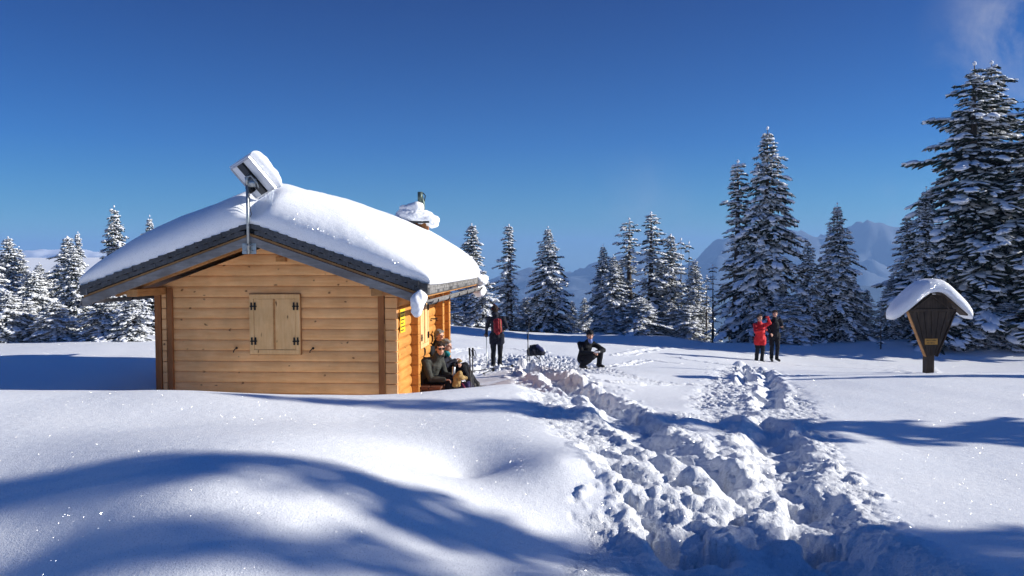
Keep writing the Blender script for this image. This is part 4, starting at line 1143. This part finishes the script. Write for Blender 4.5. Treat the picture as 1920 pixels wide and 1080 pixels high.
# ------------------------------------------------------------------ people
M['skin'] = simple('skin', (.55, .30, .21), .55, 0, .08, 20, 0)
M['black'] = simple('black_cloth', (.012, .013, .017), .85, 0, .3, 20, .3, 120, .2)
M['navy'] = simple('navy_cloth', (.016, .018, .030), .8, 0, .3, 18, .3, 120, .2)
M['olive'] = simple('grey_green_jacket', (.052, .054, .048), .8, 0, .25, 18, .3, 120, .2)
M['red'] = simple('red_jacket', (.55, .012, .018), .65, 0, .15, 18, .2, 120, .3)
M['redpack'] = simple('red_rucksack_cloth', (.25, .010, .018), .6, 0, .2, 18, .2, 120, .3)
M['teal'] = simple('teal_cloth', (.0, .22, .27), .7, 0, .1)
M['bluescarf'] = simple('pale_blue_scarf', (.16, .22, .50), .8, 0, .1)
M['greyhair'] = simple('grey_hair', (.20, .19, .18), .8, 0, .45, 60, .6, 90, .2)
M['darkhair'] = simple('dark_hair', (.03, .02, .015), .7, 0, .3, 60, .5, 90, .2)
M['darkred'] = simple('dark_red_wool', (.06, .008, .012), .9, 0, .3, 60, .4, 90, .1)
M['lens'] = simple('dark_lens', (.008, .008, .01), .08)
M['boot'] = simple('boot_leather', (.02, .018, .017), .6, 0, .3)
M['purple'] = simple('purple_cloth', (.025, .018, .10), .8, 0, .3)
M['magenta'] = simple('magenta_strap', (.22, .01, .08), .7)
M['tan'] = simple('yellow_paper_bag', (.38, .25, .09), .75, 0, .25, 9, .3, 40)
M['paper'] = simple('white_paper', (.8, .8, .8), .8, 0, .05)
M['steel'] = simple('brushed_steel', (.5, .52, .54), .3, .9, .1)
M['lip'] = simple('lips', (.32, .10, .09), .6, 0, .1, 8, 0)
M['bluepack'] = simple('blue_rucksack_cloth', (.02, .03, .12), .75, 0, .25)
def V3(*a): return Vector(a)
def frame(fwd, up=Vector((0, 0, 1))):
    f = Vector(fwd).normalized(); r = f.cross(up).normalized(); u = r.cross(f)
    return Matrix(((r.x, f.x, u.x), (r.y, f.y, u.y), (r.z, f.z, u.z)))      # columns right, forward, up
def hand(g, wrist, fwd, palm, side, curl=.9, k=1.0):
    """palm, four curled fingers of unequal length and a thumb off the palm's side"""
    f = Vector(fwd).normalized(); pn = Vector(palm); pn = (pn-f*pn.dot(f)).normalized(); s_ = f.cross(pn)*side
    w = Vector(wrist); c = w+f*.045*k
    for o_ in (-.026, -.009, .009, .026): g.cap(w+s_*o_*.6*k, w+f*.085*k+s_*o_*k, .014*k, .0125*k, 8)
    for i, (o_, ln) in enumerate(((-.030, .058), (-.010, .072), (.010, .078), (.030, .068))):
        p = w+f*.085*k+s_*o_*k; a = curl*.55
        q = p+(f*math.cos(a)+pn*math.sin(a))*ln*.5*k; a2 = curl*1.5
        r = q+(f*math.cos(a2)+pn*math.sin(a2))*ln*.5*k
        g.cap(p, q, .0095*k, .0088*k, 7); g.cap(q, r, .0088*k, .0075*k, 7)
    p = w+f*.03*k+s_*.03*k; q = p+(f*.7+s_*.7+pn*.35).normalized()*.04*k; r = q+(f*.9+pn*.6).normalized()*.032*k
    g.cap(p, q, .013*k, .011*k, 8); g.cap(q, r, .0105*k, .0085*k, 8)
def person(loc, J, label, jacket, trousers, face=(0, -1, 0), hair='darkhair', hat=None, gloves=None, glasses=False, hair_long=False,
           boots='boot', hood=False, scarf=None, vox=.010, fat=1.0, skirt=.0, k=1.0, palms=None, curl=.9, ground=None):
    """J: joint positions. One continuous body; clothing, hair and footwear over it."""
    e = tag(empty('person', loc), label, 'person', None)
    J = {a: Vector(b) for a, b in J.items()}
    hd = J['head']; Fh = frame(face); f = Fh.col[1]; u = Fh.col[2]; r = Fh.col[0]
    def hp(x, y, z): return hd+r*x+f*y+u*z
    b = MB()
    # head: skull, face, jaw, nose, ears
    b.ell(hp(0, -.012, .025), (.074, .092, .090), Fh); b.ell(hp(0, .018, -.03), (.060, .068, .085), Fh); b.ell(hp(0, .040, -.085), (.034, .034, .028), Fh)
    b.cap(hp(0, .085, .012), hp(0, .105, -.022), .010, .016, 8)
    b.cap(hp(-.045, .068, .028), hp(.045, .068, .028), .014, .014, 8); b.cap(hp(-.02, .078, -.058), hp(.02, .078, -.058), .012, .012, 8)
    for s in (-1, 1): b.ell(hp(s*.076, -.008, -.01), (.011, .022, .032), Fh, 8, 6)
    b.cap(J['neck'], hp(0, -.015, -.05), .058, .052)
    ch, pe = J['chest'], J['pelvis']
    b.cap(J['neck'], ch, .07, .13); b.cap(ch, pe, .135, .13)
    for s in 'LR':
        sh_, el, ha = J['sh'+s], J['el'+s], J['ha'+s]
        b.cap(ch.lerp(sh_, .3)+Vector((0, 0, .04)), sh_, .085, .062); b.cap(sh_, el, .054, .042); b.cap(el, ha, .042, .028)
        d = (ha-el).normalized(); pn = palms[s] if palms else (0, 0, -1)
        if abs(Vector(pn).normalized().dot(d)) > .95: pn = (f.x, f.y, .1)
        hand(b, ha, d, pn, 1 if s == 'L' else -1, curl, k)
        hi, kn, an = J['hi'+s], J['kn'+s], J['an'+s]
        b.cap(pe, hi, .115, .095); b.cap(hi, kn, .085, .058); b.cap(kn, an, .056, .040); b.cap(an, J['to'+s], .040, .032)
    b.remesh('body', M['skin'], e, .0065 if vox < .012 else .0085, 2)
    # jacket
    g = MB(); nk = J['neck']
    g.cap(nk+Vector((0, 0, -.02)), ch, .085, .165*fat); g.cap(ch, pe, .168*fat, .165*fat)
    g.cap(J['shL'].lerp(ch, .15), J['shR'].lerp(ch, .15), .088*fat, .088*fat)
    g.cap(nk+(hd-nk)*.12, nk+(hd-nk)*.02, .070, .085)
    if skirt:
        for s in 'LR': g.cap(J['hi'+s], J['hi'+s].lerp(J['kn'+s], skirt), .125*fat, .125*fat)
    for s in 'LR':
        sh_, el, ha = J['sh'+s], J['el'+s], J['ha'+s]
        g.cap(sh_, el, .078*fat, .060); g.cap(el, el.lerp(ha, .97), .060, .047)
    if hood:
        g.cap(hp(0, -.06, -.13), hp(0, -.03, -.08), .085, .075); g.cap(hp(-.05, -.03, -.11), hp(.05, -.03, -.11), .06, .06)
    jk = g.remesh('jacket', M[jacket], e, vox, 2, .009, 11)
    g = MB()
    for s in 'LR':
        hi, kn, an = J['hi'+s], J['kn'+s], J['an'+s]
        g.cap(pe, hi, .145, .118); g.cap(hi, kn, .112, .082); g.cap(kn, kn.lerp(an, .9), .080, .074)
    g.remesh('trousers', M[trousers], e, vox, 2, .009, 10)
    for s in 'LR':
        g = MB(); an, to = J['an'+s], J['to'+s]
        g.cap(an+Vector((0, 0, .06)), an, .062, .062); g.cap(an+Vector((0, 0, -.02)), to, .058, .050); g.cap(an-(to-an)*.25+Vector((0, 0, -.03)), an, .05, .05)
        g.remesh('boot', M[boots], e, vox, 1)
    if gloves:
        for s in 'LR':
            g = MB(); d = (J['ha'+s]-J['el'+s]).normalized(); pn = palms[s] if palms else (0, 0, -1)
            if abs(Vector(pn).normalized().dot(d)) > .95: pn = (f.x, f.y, .1)
            hand(g, J['ha'+s], d, pn, 1 if s == 'L' else -1, curl, 1.22*k); g.cap(J['ha'+s]-d*.05, J['ha'+s], .045, .038)
            g.remesh('glove', M[gloves], e, .007, 1)
    # hair / hat
    if hat:
        g = MB(); g.ell(hp(0, -.015, .050), (.088, .105, .088), Fh); g.cap(hp(-.06, .03, .045), hp(.06, .03, .045), .028, .028); g.cap(hp(-.06, -.07, .02), hp(.06, -.07, .02), .035, .035)
        g.ell(hp(-.07, -.02, .02), (.022, .05, .035), Fh); g.ell(hp(.07, -.02, .02), (.022, .05, .035), Fh)
        h = g.remesh('hat', M[hat], e, .009, 2, .004, 40)
    if hair:
        g = MB(); g.ell(hp(0, -.03, .045), (.088, .100, .086), Fh); g.ell(hp(0, -.06, -.02), (.078, .062, .075), Fh)
        if not hat: g.cap(hp(-.05, .045, .085), hp(.05, .045, .085), .026, .026)
        for s in (-1, 1): g.cap(hp(s*.072, .0, .04), hp(s*.074, -.02, -.03), .022, .018)
        if hair_long: g.cap(hp(0, -.08, 0), hp(0, -.075, -.12), .07, .05)
        if not hat or True: g.remesh('hair', M[hair], e, .009, 1, .010, 45)
    # face details
    for s in (-1, 1):
        g = MB(); g.ell(hp(s*.031, .079, .010), (.013, .008, .007), Fh, 10, 6); g.build('eye', M['lens'], e, True)
    g = MB(); g.cap(hp(-.022, .089, -.058), hp(.022, .089, -.058), .0055, .0055, 8); g.build('mouth', M['lip'], e, True)
    if glasses:
        g = MB()
        for s in (-1, 1):
            g.ell(hp(s*.034, .094, .010), (.031, .009, .021), Fh, 12, 8); g.cap(hp(s*.062, .088, .012), hp(s*.082, -.005, .012), .004, .004, 6)
        g.cap(hp(-.01, .10, .015), hp(.01, .10, .015), .005, .005, 6); g.build('sunglasses', M['lens'], e, True)
    if scarf:
        g = MB(); g.cap(hp(0, .02, -.12), hp(0, .055, -.15), .062, .055); g.cap(hp(0, .05, -.14), hp(.0, .07, -.17), .045, .035); g.remesh('scarf', M[scarf], e, .009, 2, .005, 25)
    return e
def gz(x, y): return float(Hs(x, y))
def up_pt(u, d): return (u-960)/F*d

# hiker standing with his back to us
x0, y0 = up_pt(931, 22.6), 22.6; z0 = -(690-HV)/F*22.6
man = person((x0, y0, z0), dict(head=(-.06, .04, 1.66), neck=(-.03, .02, 1.49), chest=(-.01, .0, 1.28), pelvis=(0, 0, .95),
   shL=(-.21, .0, 1.40), elL=(-.29, .10, 1.14), haL=(-.30, .25, .98), shR=(.19, .0, 1.40), elR=(.28, .10, 1.15), haR=(.20, .32, 1.08),
   hiL=(-.10, 0, .90), knL=(-.10, .03, .50), anL=(-.11, -.01, .09), toL=(-.14, .15, .04), hiR=(.10, 0, .90), knR=(.09, .04, .50), anR=(.08, .02, .10), toR=(.12, .18, .05)),
   'man seen from behind in dark hooded jacket carrying a small red rucksack', 'navy', 'black', face=(-.25, 1, 0), hair='darkhair', hat='darkred', gloves='black', hood=True, skirt=.35, fat=1.08, curl=1.5)
g = MB(); g.ell((-.07, .03, 1.80), (.035, .035, .03)); g.remesh('pompom', M['darkred'], man, .008, 1, .006, 50)
rk = tag(empty('rucksack', (x0+.03, y0-.02, z0+1.02)), 'small red rucksack with black sides on the back of the standing man', 'rucksack'); rk.scale = (.8, 1, .9)
g = MB()
g.cap((-.07, -.20, .08), (-.09, -.18, .36), .085, .075); g.cap((.07, -.20, .08), (.07, -.18, .36), .085, .075); g.cap((0, -.22, .02), (0, -.2, .40), .09, .06)
g.remesh('pack_body', M['redpack'], rk, .01, 3, .008, 14)
g = MB(); g.cap((-.12, -.17, .0), (-.14, -.15, .28), .06, .045); g.remesh('side_panel', M['black'], rk, .01, 2)
g = MB(); g.cap((.13, -.17, .0), (.13, -.15, .25), .055, .04); g.remesh('side_panel', M['black'], rk, .01, 2)
g = MB(); g.tube([(.10, -.27, .02), (.11, -.28, .18), (.08, -.27, .40)], .008, 6); g.build('cord', M['tan'], rk, True)
for s in (-1, 1):
    g = MB(); g.tube([(s*.10, -.12, .40), (s*.13, .0, .46), (s*.13, .12, .36), (s*.13, .14, .2)], .018, 8); g.build('shoulder_strap', M['black'], rk, True)
def ski_pole(p_top, p_tip, label, group, strap=True, mat='darkgrey'):
    t, q = Vector(p_top), Vector(p_tip); e = tag(empty('ski_pole', q), label, 'ski pole', group); a = t-q; L = a.length; d = a.normalized()
    g = MB(); g.tube([V3(0, 0, 0), d*.06, d*(L-.10)], [.004, .011, .012], 8); g.build('shaft', M[mat], e, True)
    g = MB(); g.tube([d*(L-.14), d*(L-.12), d*(L-.02), d*L], [.014, .017, .016, .020], 8); g.build('grip', M['black'], e, True)
    o_ = d.orthogonal().normalized(); g = MB(); g.tube([d*.07, d*.078], [.048, .045], 12); g.build('basket', M['black'], e, True)
    if strap:
        g = MB(); c = d*(L-.02); s_ = V3(1, 0, 0)
        g.tube([c, c+s_*.04+V3(0, 0, -.03), c+s_*.06+V3(0, 0, -.11), c+s_*.045+V3(0, 0, -.17), c+s_*.02+V3(0, 0, -.12), c+s_*.01+V3(0, 0, -.03)], .007, 5); g.build('wrist_strap', M['black'], e, True)
    return e
hx, hy, hz_ = x0-.315, y0+.33, z0+.97
ski_pole((hx, hy, hz_+.08), (x0-.28, y0+.15, z0-.02), 'ski pole held upright in the left hand of the man seen from behind', 'ski poles', False, 'galv')
# pair of poles planted by the dark rucksack
d = 23.5
for u0, u1, lb in ((986, 990, 'left of the two ski poles planted beside the dark blue rucksack'), (991.5, 987.5, 'right of the two ski poles planted beside the dark blue rucksack')):
    ski_pole((up_pt(u0, d), d, -(600-HV)/F*d), (up_pt(u1+ (2 if u1 > 988 else 0), d), d-.1, -(676-HV)/F*d-.05), lb, 'ski poles')
# dark blue rucksack on the snow
d = 24.0; rk = tag(empty('rucksack', (up_pt(1005, d), d, -(669-HV)/F*d), R(10)), 'dark blue rucksack lying on the snow beside the two planted ski poles', 'rucksack')
g = MB(); g.cap((-.16, 0, .14), (.10, 0, .17), .15, .14); g.cap((-.12, 0, .26), (.02, .02, .30), .10, .09); g.cap((.10, 0, .12), (.20, 0, .10), .12, .09)
g.remesh('pack_body', M['navy'], rk, .012, 3, .018, 9)
g = MB(); g.cap((.02, -.08, .33), (.16, -.12, .2), .05, .05); g.remesh('lid', M['bluepack'], rk, .01, 2, .008, 14)
g = MB(); g.tube([(-.1, -.15, .1), (-.02, -.2, -.0), (.05, -.18, -.06), (.1, -.14, .05)], .016, 6); g.build('shoulder_strap', M['black'], rk, True)
# squatting man in black
d = 20.0; x0, y0 = up_pt(1104, d), d; z0 = -(690-HV)/F*d
person((x0, y0, z0), dict(head=(.02, -.12, .82), neck=(-.01, -.05, .66), chest=(-.08, .0, .48), pelvis=(-.14, .06, .22),
   shL=(-.23, .0, .58), elL=(-.20, -.24, .40), haL=(.06, -.36, .40), shR=(.13, .03, .58), elR=(.36, -.10, .44), haR=(.20, -.34, .42),
   hiL=(-.16, .0, .20), knL=(.05, -.40, .30), anL=(-.19, -.14, .06), toL=(-.10, -.26, .02), hiR=(-.02, .06, .20), knR=(.27, -.20, .42), anR=(.24, -.12, .08), toR=(.33, -.25, .04)),
   'man in black with a black woollen cap squatting on the snow', 'black', 'black', face=(.15, -1, -.12), hair='darkhair', hat='black', scarf='bluescarf', curl=1.0)
mg = tag(empty('snack', (x0+.165, y0-.44, z0+.40)), 'small white wrapped snack in the hands of the squatting man', 'snack')
g = MB(); g.cap((-.05, 0, .03), (.05, -.01, .04), .028, .024); g.remesh('wrapper', M['paper'], mg, .007, 1, .006, 30)
# the three sitting on the bench
GZ = -2.6
d = 14.55; x0, y0 = up_pt(812, d), d
person((x0, y0, GZ), dict(head=(.13, -.14, 1.005), neck=(.06, -.07, .85), chest=(-.04, .0, .66), pelvis=(-.12, .04, .42),
   shL=(-.14, -.16, .77), elL=(-.03, -.26, .47), haL=(.22, -.28, .46), shR=(.10, .14, .77), elR=(.20, .10, .50), haR=(.32, -.10, .50),
   hiL=(-.08, -.06, .40), knL=(.30, -.20, .46), anL=(.26, -.22, .10), toL=(.42, -.30, .06), hiR=(-.06, .10, .40), knR=(.34, .10, .46), anR=(.36, .10, .10), toR=(.52, .08, .06)),
   'seated man in grey-green jacket and sunglasses, nearest on the bench', 'olive', 'black', face=(.42, -1, -.08), hair='darkhair', glasses=True, fat=1.12, hood=True, curl=1.1)
bg_ = tag(empty('paper_bag', (x0+.46, y0-.22, GZ+.40)), 'crumpled yellow paper bag in front of the man with sunglasses', 'paper bag')
g = MB(); g.cap((-.03, 0, .0), (.03, 0, .16), .09, .07); g.cap((.04, -.02, .1), (.13, 0, .08), .07, .05); g.cap((-.04, 0, .05), (-.06, 0, -.04), .07, .05); g.remesh('bag', M['tan'], bg_, .010, 1, .022, 14)
th = tag(empty('thermos_flask', (x0+.36, y0-.16, GZ+.44)), 'slim steel thermos flask held upright between the seated hikers', 'thermos flask')
g = MB(); g.tube([(0, 0, 0), (0, 0, .01), (.02, 0, .23), (.022, 0, .24)], [.028, .031, .031, .024], 14); g.build('flask_body', M['steel'], th, True)
g = MB(); g.tube([(.022, 0, .242), (.026, 0, .29), (.027, 0, .30)], [.025, .025, .018], 14); g.build('cup_lid', M['black'], th, True)
d = 15.2; x0, y0 = up_pt(820, d), d
person((x0, y0, GZ), dict(head=(.17, -.02, .975), neck=(.11, .02, .82), chest=(.04, .06, .64), pelvis=(-.04, .10, .42),
   shL=(.02, -.12, .74), elL=(.17, -.24, .62), haL=(.33, -.14, .70), shR=(.12, .20, .74), elR=(.28, .14, .58), haR=(.38, -.06, .62),
   hiL=(.0, .0, .41), knL=(.48, -.10, .55), anL=(.68, -.12, .16), toL=(.84, -.16, .14), hiR=(.0, .16, .41), knR=(.50, .14, .56), anR=(.74, .12, .15), toR=(.90, .10, .14)),
   'seated hiker with grey hair and teal collar, legs stretched out, in the middle', 'navy', 'black', face=(.9, -.25, -.2), hair='greyhair', scarf='teal', curl=1.2)
g = tag(empty('bread_roll', (x0+.43, y0-.22, GZ+.70)), 'light bread roll held by the grey-haired hiker in the middle', 'bread roll')
b_ = MB(); b_.ell((0, 0, 0), (.05, .035, .03)); b_.remesh('crust', M['tan'], g, .007, 1, .004, 40)
d = 15.95; x0, y0 = up_pt(814, d), d
person((x0, y0, GZ), dict(head=(.10, -.02, 1.10), neck=(.04, .02, .94), chest=(-.02, .04, .72), pelvis=(-.06, .06, .44),
   shL=(-.08, -.16, .84), elL=(.0, -.24, .58), haL=(.22, -.18, .56), shR=(.04, .22, .84), elR=(.16, .22, .58), haR=(.30, .08, .56),
   hiL=(-.02, -.04, .42), knL=(.42, -.08, .48), anL=(.46, -.08, .12), toL=(.62, -.10, .10), hiR=(-.02, .14, .42), knR=(.42, .14, .48), anR=(.46, .14, .12), toR=(.62, .14, .10)),
   'seated hiker in dark jacket with bushy grey hair, farthest along the bench', 'black', 'black', face=(.75, -.7, -.1), hair='greyhair', hair_long=True)
# things at their feet
d = 14.3
rk = tag(empty('rucksack', (up_pt(868, d), d+.2, -2.5), R(-15)), 'purple rucksack with a magenta strap at the feet of the seated hikers', 'rucksack')
g = MB(); g.cap((-.10, 0, .08), (.06, .02, .20), .12, .11); g.cap((.0, .02, .1), (.14, 0, .08), .11, .09); g.remesh('pack_body', M['purple'], rk, .01, 2, .02, 10)
g = MB(); g.tube([(.0, -.14, .28), (.06, -.15, .2), (.09, -.14, .06)], .013, 6); g.build('shoulder_strap', M['magenta'], rk, True)
for u0, u1, lb in ((878, 881, 'left of the two black-gripped ski poles planted before the seated hikers'), (884.5, 882.5, 'right of the two black-gripped ski poles planted before the seated hikers')):
    ski_pole((up_pt(u0+1, 14.1), 14.1, -(652-HV)/F*14.1), (up_pt(u1+2, 14.1), 14.0+.02*(u0 > 880), -(744-HV)/F*14.1), lb, 'ski poles')
# poles lying on the trampled snow
for a, b_, lb in (((885, 702), (962, 688), 'ski pole lying on the trampled snow left of the standing man\'s boots, pointing away'), ((905, 705), (925, 697), 'short end of a ski pole lying on the trampled snow before the standing man')):
    p, q = pix(*a), pix(*b_); ski_pole((p[0], p[1], gz(*p)+.05), (q[0], q[1], gz(*q)+.05), lb, 'ski poles')
# the pair in the distance
d = 28.0; x0, y0 = up_pt(1426, d), d; z0 = -(684-HV)/F*d
person((x0, y0, z0), dict(head=(-.03, -.05, 1.60), neck=(-.02, 0, 1.43), chest=(0, 0, 1.20), pelvis=(0, 0, .92),
   shL=(-.18, 0, 1.34), elL=(-.22, -.20, 1.12), haL=(.0, -.30, 1.20), shR=(.18, 0, 1.34), elR=(.30, -.14, 1.42), haR=(.22, -.22, 1.58),
   hiL=(-.09, 0, .86), knL=(-.10, -.03, .47), anL=(-.13, .02, .08), toL=(-.16, -.16, .03), hiR=(.09, 0, .86), knR=(.08, -.04, .47), anR=(.07, .02, .08), toR=(.10, -.16, .03)),
   'woman in a bright red jacket and black trousers beside the man in black', 'red', 'black', face=(.1, -1, 0), hair='darkhair', hat=None, hair_long=True, fat=1.1, skirt=.32, gloves='red', vox=.012, curl=1.3)
d = 28.2; x0, y0 = up_pt(1453, d), d; z0 = -(680-HV)/F*d
person((x0, y0, z0), dict(head=(0, -.05, 1.68), neck=(0, 0, 1.50), chest=(0, 0, 1.27), pelvis=(0, 0, .96),
   shL=(-.20, 0, 1.41), elL=(-.26, -.02, 1.12), haL=(-.20, -.18, 1.0), shR=(.20, 0, 1.41), elR=(.28, -.04, 1.14), haR=(.18, -.26, 1.22),
   hiL=(-.09, 0, .90), knL=(-.10, -.02, .50), anL=(-.10, .02, .08), toL=(-.13, -.16, .03), hiR=(.09, 0, .90), knR=(.10, -.03, .50), anR=(.09, .02, .08), toR=(.12, -.16, .03)),
   'tall man dressed all in black beside the woman in the red jacket', 'black', 'black', face=(-.1, -1, 0), hair='darkhair', fat=1.06, skirt=.15, vox=.012)

# ------------------------------------------------------------------ haze over the valley
hm, n, b = newmat('haze_air'); n.nodes.remove(b)
pv = N(n, 'ShaderNodeVolumePrincipled'); pv.inputs['Color'].default_value = (.25, .44, .80, 1); pv.inputs['Density'].default_value = .00020; pv.inputs['Anisotropy'].default_value = .1
n.links.new(pv.outputs[0], n.nodes['Material Output'].inputs['Volume'])
g = MB(); g.box(-7600, 7600, -3300, 9600, -423, 245); hz = g.build('haze', hm); tag(hz, kind='stuff')
